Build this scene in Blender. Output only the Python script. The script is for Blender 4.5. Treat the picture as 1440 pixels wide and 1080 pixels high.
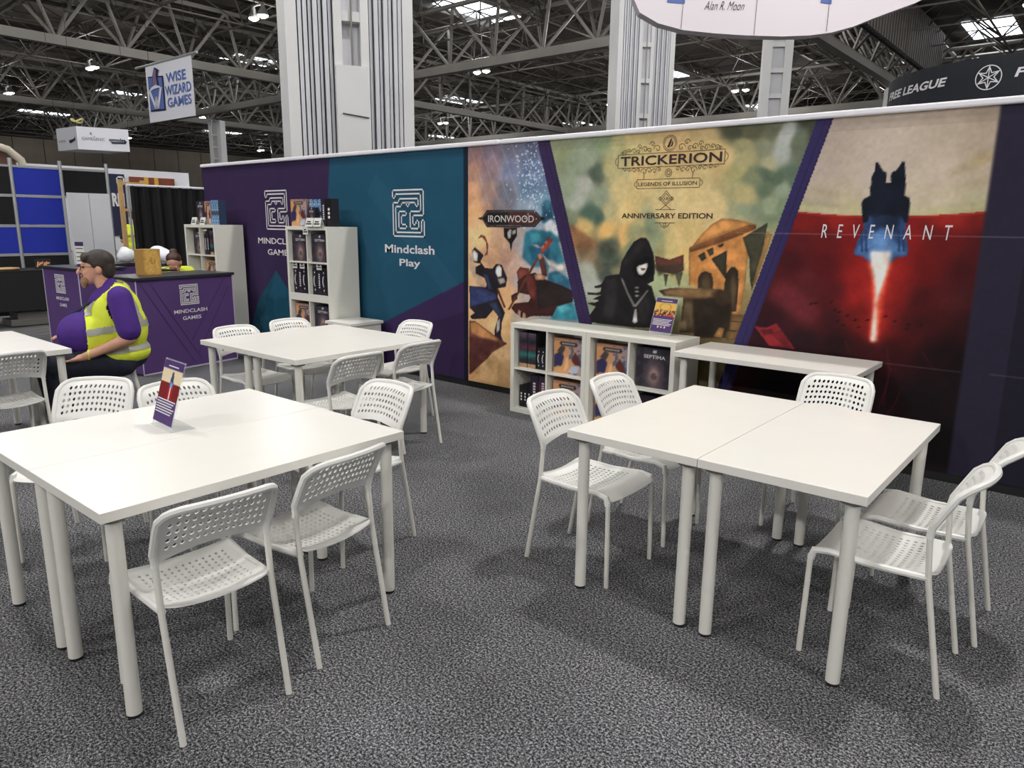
import bpy, bmesh, math, random
import numpy as np
from mathutils import Vector, Matrix
for o in list(bpy.data.objects): bpy.data.objects.remove(o)
S=bpy.context.scene; COL=S.collection
PI=math.pi
# ------------------------------------------------------------------ camera
cam=bpy.data.cameras.new('camera'); camo=bpy.data.objects.new('camera',cam); COL.objects.link(camo)
cam.sensor_width=36; cam.lens=25.588; cam.clip_end=400
yaw,pitch,roll,CAMH=.691784,.216054,.011347,1.587376
fw=Vector((-math.sin(yaw)*math.cos(pitch),math.cos(yaw)*math.cos(pitch),-math.sin(pitch)))
rt=Vector((math.cos(yaw),math.sin(yaw),0)); up=rt.cross(fw)
r2=rt*math.cos(roll)+up*math.sin(roll); u2=-rt*math.sin(roll)+up*math.cos(roll)
camo.matrix_world=Matrix(((r2.x,u2.x,-fw.x,0),(r2.y,u2.y,-fw.y,0),(r2.z,u2.z,-fw.z,CAMH),(0,0,0,1)))
S.camera=camo
# ------------------------------------------------------------------ view, world, hall lamps' light
S.view_settings.view_transform='Standard'; S.view_settings.look='None'; S.view_settings.gamma=1
S.view_settings.exposure=-0.1; S.view_settings.use_curve_mapping=False
wd=bpy.data.worlds.new('world'); S.world=wd; wd.use_nodes=True
wd.node_tree.nodes['Background'].inputs[0].default_value=(.75,.8,.9,1)
wd.node_tree.nodes['Background'].inputs[1].default_value=.05
LAMP_W=1720; FAR_K=.42; LAMP_COL=(1,.985,.962)
LAMPS=[(-1.2,7.2),(-10.2,1.6),(5.5,1.0),(-5.5,-7.5),(-14.5,10.5),(9,-11),(3,15),(-15,-6),(5,-20),(-9,-20),(20,-8)]; NEAR=len(LAMPS); LAMP_K=[1.55,1.0,.65,.45,.7,.6,.7,.5,2.4,2.2,2.2]  # last three are unseen, added behind the camera to brighten upright faces
LAMPS+=[(x,y) for x in (-78,-60,-38,-26) for y in (9,24,42,60,76)]+[(x,y) for x in (-18,-5,10) for y in (28,46,72)]+[(-106,26),(-106,46),(-106,66),(-106,86)]  # final row added to brighten the unlit cladding on the left wall
LAMP_Z=12.4
# ------------------------------------------------------------------ materials
def lin(c):
    return tuple(((v/255)/12.92 if v/255<=.04045 else ((v/255+.055)/1.055)**2.4) for v in c)
def nodes(m): return m.node_tree.nodes,m.node_tree.links
def mat(name,rgb,rough=.5,metal=0.,noise=0.,nscale=30.,bump=0.,bscale=200.,emit=0.,trans=0.,spec=.5,alpha=1.):
    m=bpy.data.materials.new(name); m.use_nodes=True; N,L=nodes(m); b=N['Principled BSDF']
    c=lin(rgb)+(1,)
    b.inputs['Base Color'].default_value=c; b.inputs['Roughness'].default_value=rough; b.inputs['Metallic'].default_value=metal
    b.inputs['Specular IOR Level'].default_value=spec
    if trans: b.inputs['Transmission Weight'].default_value=trans; b.inputs['IOR'].default_value=1.45
    if alpha<1: b.inputs['Alpha'].default_value=alpha
    if emit: b.inputs['Emission Color'].default_value=c; b.inputs['Emission Strength'].default_value=emit
    if noise or bump: tc=N.new('ShaderNodeTexCoord')
    if noise:
        t=N.new('ShaderNodeTexNoise'); t.inputs['Scale'].default_value=nscale; t.inputs['Detail'].default_value=5
        L.new(tc.outputs['Object'],t.inputs['Vector'])
        mx=N.new('ShaderNodeMixRGB'); mx.blend_type='MULTIPLY'; mx.inputs[0].default_value=1
        r=N.new('ShaderNodeMapRange'); r.inputs['From Min'].default_value=.3; r.inputs['From Max'].default_value=.7
        r.inputs['To Min'].default_value=1-noise; r.inputs['To Max'].default_value=1+noise*.5
        L.new(t.outputs['Fac'],r.inputs['Value']); mx.inputs[1].default_value=c; L.new(r.outputs[0],mx.inputs[2]); L.new(mx.outputs[0],b.inputs['Base Color'])
    if bump:
        t2=N.new('ShaderNodeTexNoise'); t2.inputs['Scale'].default_value=bscale; t2.inputs['Detail'].default_value=3
        L.new(tc.outputs['Object'],t2.inputs['Vector'])
        bp=N.new('ShaderNodeBump'); bp.inputs['Strength'].default_value=bump; bp.inputs['Distance'].default_value=.004
        L.new(t2.outputs['Fac'],bp.inputs['Height']); L.new(bp.outputs[0],b.inputs['Normal'])
    return m
def attr_mat(name,rough=.8,bump=.25,bscale=6.,spec=.2):
    m=bpy.data.materials.new(name); m.use_nodes=True; N,L=nodes(m); b=N['Principled BSDF']
    a=N.new('ShaderNodeAttribute'); a.attribute_name='print'; L.new(a.outputs['Color'],b.inputs['Base Color'])
    b.inputs['Roughness'].default_value=rough; b.inputs['Specular IOR Level'].default_value=spec
    if bump:
        tc=N.new('ShaderNodeTexCoord'); mp=N.new('ShaderNodeMapping'); mp.inputs['Scale'].default_value=(1,1,.45)
        t=N.new('ShaderNodeTexNoise'); t.inputs['Scale'].default_value=bscale; t.inputs['Detail'].default_value=2
        L.new(tc.outputs['Object'],mp.inputs['Vector']); L.new(mp.outputs[0],t.inputs['Vector'])
        bp=N.new('ShaderNodeBump'); bp.inputs['Strength'].default_value=bump; bp.inputs['Distance'].default_value=.03
        L.new(t.outputs['Fac'],bp.inputs['Height']); L.new(bp.outputs[0],b.inputs['Normal'])
    return m
M={}
M['white_lam']=mat('white laminate',(236,233,226),.32,noise=.015,nscale=6)
M['white_metal']=mat('white painted steel',(226,224,216),.38)
M['white_plastic']=mat('white moulded plastic',(232,231,227),.42,bump=.03,bscale=400)
M['black_rubber']=mat('black rubber foot',(18,18,19),.7)
M['bracket']=mat('grey steel bracket',(120,118,114),.45,metal=.4)
M['shelf_white']=mat('white shelf foil',(232,230,220),.42,noise=.02,nscale=5)
M['rail_white']=mat('white rail tube',(238,236,242),.4)
M['black']=mat('matt black',(14,14,15),.7)
M['purple_cloth']=mat('purple printed cloth',(82,55,112),.75,noise=.05,nscale=4,bump=.15,bscale=8)
M['purple_dark']=mat('dark purple print line',(58,38,84),.8)
M['counter_top']=mat('dark grey counter top',(42,43,50),.35)
M['counter_trim']=mat('pale counter edge trim',(190,182,200),.5)
M['print_white']=mat('white print',(222,220,224),.7)
M['print_dark']=mat('dark maroon print',(52,30,34),.7)
M['print_black']=mat('black print',(20,18,20),.7)
M['steel']=mat('grey painted truss steel',(140,136,130),.5,noise=.12,nscale=.6)
M['steel_d']=mat('weathered roof steel',(78,72,66),.55,noise=.2,nscale=.5)
M['roof']=mat('brown roof deck',(58,50,44),.9,noise=.25,nscale=.15)
M['hallwall']=mat('brown grey hall cladding',(120,110,98),.85,noise=.2,nscale=.3)
M['hallwall_dark']=mat('dark hall cladding',(38,36,35),.9,noise=.2,nscale=.3)
M['col_paint']=mat('pale grey column paint',(212,212,212),.5,noise=.06,nscale=1.2)
M['col_rib']=mat('grey column rib',(200,201,206),.45,noise=.08,nscale=1.5)
M['col_groove']=mat('dark column groove',(62,63,68),.7)
M['skylight']=mat('skylight glazing',(235,242,250),.3,emit=5.)
M['lampglow']=mat('lamp diffuser',(255,250,240),.3,emit=30.)
M['lampbody']=mat('lamp housing grey metal',(150,150,150),.4,metal=.6)
M['skin']=mat('skin',(214,160,134),.5,noise=.06,nscale=25)
M['hair_d']=mat('dark brown hair',(52,42,36),.55,noise=.35,nscale=60,bump=.4,bscale=120)
M['hair_b']=mat('brown hair bun',(72,46,34),.5,noise=.35,nscale=60,bump=.4,bscale=120)
M['beard']=mat('sandy beard',(150,116,84),.7,noise=.25,nscale=80)
M['shirt']=mat('purple jersey',(70,32,128),.8,noise=.12,nscale=9,bump=.3,bscale=22)
M['navy']=mat('navy jeans',(36,40,56),.85,noise=.2,nscale=14,bump=.3,bscale=30)
M['hivis']=mat('high visibility yellow fabric',(228,240,66),.7,noise=.06,nscale=10,bump=.25,bscale=18)
M['reflect']=mat('silver reflective tape',(168,168,158),.35)
M['shoe']=mat('brown leather shoe',(74,48,36),.5)
M['wood']=mat('pale pine timber',(206,168,112),.6,noise=.12,nscale=12)
M['alu']=mat('aluminium profile',(178,180,182),.35,metal=.5)
M['blue']=mat('blue felt panel',(26,44,158),.9,noise=.05,nscale=3)
M['felt']=mat('black felt panel',(16,16,18),.95)
M['drape']=mat('black drape',(20,20,22),.9,bump=.5,bscale=5)
M['panel_white']=mat('white partition',(226,228,234),.5,noise=.03,nscale=2)
M['paper']=mat('white paper',(225,225,220),.8)
M['acrylic']=mat('clear acrylic',(240,244,246),.05,alpha=.22)
M['banner']=mat('white banner cloth',(225,226,234),.8)
M['banner_blue']=mat('blue banner print',(92,112,178),.8)
M['banner_dark']=mat('dark navy banner print',(34,38,66),.8)
M['banner_mauve']=mat('mauve banner print',(128,108,140),.8)
M['drum']=mat('navy black drum cloth',(26,29,38),.8)
M['sign_white']=mat('white hanging sign cloth',(222,214,220),.7)
M['tan']=mat('beige arch laminate',(200,190,172),.5)
# carpet: speckled grey pile
m=bpy.data.materials.new('speckled grey carpet'); m.use_nodes=True; N,L=nodes(m); b=N['Principled BSDF']
tc=N.new('ShaderNodeTexCoord')
n1=N.new('ShaderNodeTexNoise'); n1.inputs['Scale'].default_value=115; n1.inputs['Detail'].default_value=4; n1.inputs['Roughness'].default_value=.9
n2=N.new('ShaderNodeTexNoise'); n2.inputs['Scale'].default_value=1.3; n2.inputs['Detail'].default_value=4
n3=N.new('ShaderNodeTexVoronoi'); n3.inputs['Scale'].default_value=150
cr=N.new('ShaderNodeValToRGB'); e=cr.color_ramp.elements
e[0].position=.42; e[0].color=lin((26,26,30))+(1,); e[1].position=.61; e[1].color=lin((188,188,190))+(1,)
k=e.new(.50); k.color=lin((70,70,74))+(1,)
for t in (n1,n2,n3): L.new(tc.outputs['Object'],t.inputs['Vector'])
L.new(n1.outputs['Fac'],cr.inputs['Fac'])
mr=N.new('ShaderNodeMapRange'); mr.inputs['From Min'].default_value=.3; mr.inputs['From Max'].default_value=.7; mr.inputs['To Min'].default_value=.8; mr.inputs['To Max'].default_value=1.18
L.new(n2.outputs['Fac'],mr.inputs['Value'])
mx=N.new('ShaderNodeMixRGB'); mx.blend_type='MULTIPLY'; mx.inputs[0].default_value=1
L.new(cr.outputs[0],mx.inputs[1]); L.new(mr.outputs[0],mx.inputs[2]); L.new(mx.outputs[0],b.inputs['Base Color'])
b.inputs['Roughness'].default_value=1; b.inputs['Specular IOR Level'].default_value=.05
bp=N.new('ShaderNodeBump'); bp.inputs['Strength'].default_value=.5; bp.inputs['Distance'].default_value=.006
L.new(n1.outputs['Fac'],bp.inputs['Height']); L.new(bp.outputs[0],b.inputs['Normal']); M['carpet']=m
# hall concrete: dark, streaked
m=bpy.data.materials.new('streaked dark concrete'); m.use_nodes=True; N,L=nodes(m); b=N['Principled BSDF']
tc=N.new('ShaderNodeTexCoord'); mp=N.new('ShaderNodeMapping'); mp.inputs['Scale'].default_value=(5,.9,1)
n1=N.new('ShaderNodeTexNoise'); n1.inputs['Scale'].default_value=2.2; n1.inputs['Detail'].default_value=6
L.new(tc.outputs['Object'],mp.inputs['Vector']); L.new(mp.outputs[0],n1.inputs['Vector'])
cr=N.new('ShaderNodeValToRGB'); e=cr.color_ramp.elements; e[0].position=.35; e[0].color=lin((62,62,64))+(1,); e[1].position=.7; e[1].color=lin((118,117,117))+(1,)
L.new(n1.outputs['Fac'],cr.inputs['Fac']); L.new(cr.outputs[0],b.inputs['Base Color']); b.inputs['Roughness'].default_value=.55; M['concrete']=m
# ------------------------------------------------------------------ helpers
def link(name,me,m=None,parent=None,loc=None,smooth=False):
    o=bpy.data.objects.new(name,me); COL.objects.link(o)
    if m is not None and me is not None and len(me.materials)==0: me.materials.append(m)
    if parent is not None: o.parent=parent
    if loc is not None: o.location=loc
    if smooth: me.shade_smooth()
    return o
def tag(o,label=None,cat=None,group=None,kind=None):
    if label: o['label']=label
    if cat: o['category']=cat
    if group: o['group']=group
    if kind: o['kind']=kind
    return o
def thing(name,label,cat,loc=(0,0,0),rz=0,group=None,kind=None):
    o=bpy.data.objects.new(name,None); COL.objects.link(o); o.empty_display_size=.1
    o.location=loc; o.rotation_euler=(0,0,rz)
    return tag(o,label,cat,group,kind)
class MB:
    def __init__(s): s.v=[]; s.f=[]; s.mi=[]
    def quad(s,a,b,c,d,mi=0):
        n=len(s.v); s.v+=[tuple(a),tuple(b),tuple(c),tuple(d)]; s.f.append((n,n+1,n+2,n+3)); s.mi.append(mi)
    def poly(s,pts,mi=0):
        n=len(s.v); s.v+=[tuple(p) for p in pts]; s.f.append(tuple(range(n,n+len(pts)))); s.mi.append(mi)
    def box(s,x0,x1,y0,y1,z0,z1,mi=0):
        n=len(s.v); s.v+=[(x,y,z) for z in(z0,z1) for y in(y0,y1) for x in(x0,x1)]
        for q in((0,2,3,1),(4,5,7,6),(0,1,5,4),(2,6,7,3),(0,4,6,2),(1,3,7,5)): s.f.append(tuple(n+i for i in q)); s.mi.append(mi)
        return s
    def bar(s,a,b,w,h,upv=(0,0,1),mi=0):
        a=Vector(a);b=Vector(b);d=(b-a).normalized(); u=Vector(upv); x=d.cross(u)
        if x.length<1e-5: x=d.cross(Vector((1,0,0)))
        x.normalize(); u=x.cross(d).normalized(); n=len(s.v)
        for p in(a,b):
            for sx,sy in((-1,-1),(1,-1),(1,1),(-1,1)): s.v.append(tuple(p+x*(sx*w/2)+u*(sy*h/2)))
        for q in((0,1,2,3),(7,6,5,4),(0,4,5,1),(1,5,6,2),(2,6,7,3),(3,7,4,0)): s.f.append(tuple(n+i for i in q)); s.mi.append(mi)
        return s
    def tube(s,pts,r,seg=10,caps=True,mi=0):
        P=[Vector(p) for p in pts]; rs=r if isinstance(r,(list,tuple)) else [r]*len(P); n0=len(s.v)
        prev=None
        for i,p in enumerate(P):
            t=((P[min(i+1,len(P)-1)]-p).normalized()+(p-P[max(i-1,0)]).normalized()); t=t.normalized() if t.length>1e-6 else Vector((0,0,1))
            if prev is None:
                x=t.orthogonal().normalized()
            else:
                x=prev-t*prev.dot(t); x.normalize()
            prev=x; y=t.cross(x)
            for k in range(seg):
                a=2*PI*k/seg; s.v.append(tuple(p+(x*math.cos(a)+y*math.sin(a))*rs[i]))
        for i in range(len(P)-1):
            for k in range(seg):
                k2=(k+1)%seg; s.f.append((n0+i*seg+k,n0+i*seg+k2,n0+(i+1)*seg+k2,n0+(i+1)*seg+k)); s.mi.append(mi)
        if caps:
            s.f.append(tuple(n0+k for k in range(seg))[::-1]); s.mi.append(mi)
            e0=n0+(len(P)-1)*seg; s.f.append(tuple(e0+k for k in range(seg))); s.mi.append(mi)
        return s
    def prism(s,pts2,y0,y1,axes='xz',mi=0):
        # closed outline pts2 extruded along the remaining axis
        n=len(s.v); k=len(pts2)
        for d in(y0,y1):
            for a,b in pts2:
                s.v.append({'xz':(a,d,b),'xy':(a,b,d),'yz':(d,a,b)}[axes])
        s.f.append(tuple(range(n,n+k))); s.f.append(tuple(range(n+k,n+2*k))[::-1]); s.mi+=[mi,mi]
        for i in range(k):
            j=(i+1)%k; s.f.append((n+i,n+k+i,n+k+j,n+j)); s.mi.append(mi)
        return s
    def mesh(s,name,mats=None,fix=True):
        me=bpy.data.meshes.new(name); me.from_pydata(s.v,[],s.f)
        if mats:
            for m in (mats if isinstance(mats,(list,tuple)) else [mats]): me.materials.append(m)
        if len(me.materials)>1: me.polygons.foreach_set('material_index',s.mi)
        if fix:
            bm=bmesh.new(); bm.from_mesh(me); bmesh.ops.recalc_face_normals(bm,faces=bm.faces); bm.to_mesh(me); bm.free()
        me.update(); return me
    def build(s,name,m,parent=None,loc=None,smooth=False,bevel=0.,fix=True):
        me=s.mesh(name,m,fix)
        if bevel:
            bm=bmesh.new(); bm.from_mesh(me); bmesh.ops.remove_doubles(bm,verts=bm.verts,dist=1e-5)
            es=[e for e in bm.edges if len(e.link_faces)==2 and e.calc_face_angle(0)>.7]
            bmesh.ops.bevel(bm,geom=es,offset=bevel,segments=2,profile=.5,affect='EDGES'); bm.to_mesh(me); bm.free()
        o=link(name,me,None,parent,loc)
        if smooth: me.shade_smooth()
        return o
def autosmooth(o,ang=.6):
    me=o.data; me.shade_smooth()
    try: me.set_sharp_from_angle(angle=ang)
    except Exception: pass
    return o
def copy_tree(o,parent=None):
    c=o.copy(); COL.objects.link(c); c.parent=parent
    for k in ('label','group'):
        pass
    for ch in list(o.children): copy_tree(ch,c)
    return c
_txt={}
def text_mesh(s,bold=0.):
    key=(s,bold)
    if key in _txt: return _txt[key]
    cu=bpy.data.curves.new('t','FONT'); cu.body=s; cu.size=1; cu.resolution_u=3; cu.offset=bold
    ob=bpy.data.objects.new('t',cu); COL.objects.link(ob); dg=bpy.context.evaluated_depsgraph_get()
    me=bpy.data.meshes.new_from_object(ob.evaluated_get(dg)); 
    v=np.zeros(len(me.vertices)*3); me.vertices.foreach_get('co',v); v=v.reshape(-1,3)
    f=[tuple(p.vertices) for p in me.polygons]
    bpy.data.objects.remove(ob); bpy.data.curves.remove(cu); bpy.data.meshes.remove(me)
    _txt[key]=(v,f); return v,f
def text(name,s,m,x0,x1,z0,z1,place,parent=None,bold=.0,shear=0.,label=None,letterspace=0.):
    """lettering fitted to a rectangle in a 2D frame; place(a,b)->3D point"""
    if letterspace: s=(' '*int(letterspace)).join(s)
    v,f=text_mesh(s,bold)
    a0,a1=v[:,0].min(),v[:,0].max(); b0,b1=v[:,1].min(),v[:,1].max()
    vv=[]
    for p in v:
        tz=(p[1]-b0)/(b1-b0); tx=(p[0]-a0)/(a1-a0)
        vv.append(tuple(place(x0+(x1-x0)*tx+shear*tz,z0+(z1-z0)*tz)))
    me=bpy.data.meshes.new(name); me.from_pydata(vv,[],f); me.materials.append(m); me.update()
    o=link(name,me,None,parent)
    if label: o['label']=label
    return o
def strip2(path,w,closed=False):
    """thin quads along a 2D polyline -> list of quads"""
    q=[]; n=len(path)
    for i in range(n if closed else n-1):
        a=Vector(path[i]); b=Vector(path[(i+1)%n]); d=(b-a)
        if d.length<1e-9: continue
        d.normalize(); p=Vector((-d.y,d.x))*(w/2); e=d*(w/2)
        q.append([a-e+p,a-e-p,b+e-p,b+e+p])
    return q
def lines(name,paths,w,m,place,parent=None):
    b=MB()
    for p in paths:
        cl=False
        if p and p[-1]=='c': p=p[:-1]; cl=True
        for q in strip2(p,w,cl): b.poly([place(v[0],v[1]) for v in q])
    me=b.mesh(name,m,fix=False); return link(name,me,None,parent)
def offset_loop(path,hw):
    P=[Vector(p) for p in path]; L=[];R=[]
    for i,p in enumerate(P):
        d1=(P[i]-P[i-1]).normalized() if i>0 else None; d2=(P[i+1]-P[i]).normalized() if i<len(P)-1 else None
        if d1 is None: n=Vector((-d2.y,d2.x)); 
        elif d2 is None: n=Vector((-d1.y,d1.x))
        else:
            n1=Vector((-d1.y,d1.x)); n2=Vector((-d2.y,d2.x)); n=(n1+n2); n=n/max(.5,n.dot(n1))
        L.append(p+n*hw); R.append(p-n*hw)
    return [tuple(v) for v in L+R[::-1]]
def emblem_paths(x0,x1,z0,z1):
    rib=[[(.05,.83),(.05,.955),(.93,.955),(.93,.50),(.60,.50),(.60,.22),(.78,.22),(.78,.35)],
         [(.77,.65),(.77,.77),(.25,.77),(.25,.69),(.06,.69),(.06,.05),(.95,.05),(.95,.36)],
         [(.44,.50),(.24,.50),(.24,.22),(.44,.22)]]
    out=[]
    for r in rib:
        lp=offset_loop(r,.042); out.append([(x0+(x1-x0)*a,z0+(z1-z0)*b) for a,b in lp]+['c'])
    t=[(.45,.735),(.45,.65),(.53,.65),(.53,.735)]
    out.append([(x0+(x1-x0)*a,z0+(z1-z0)*b) for a,b in t])
    return out
random.seed(7); rng=np.random.default_rng(7)
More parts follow.
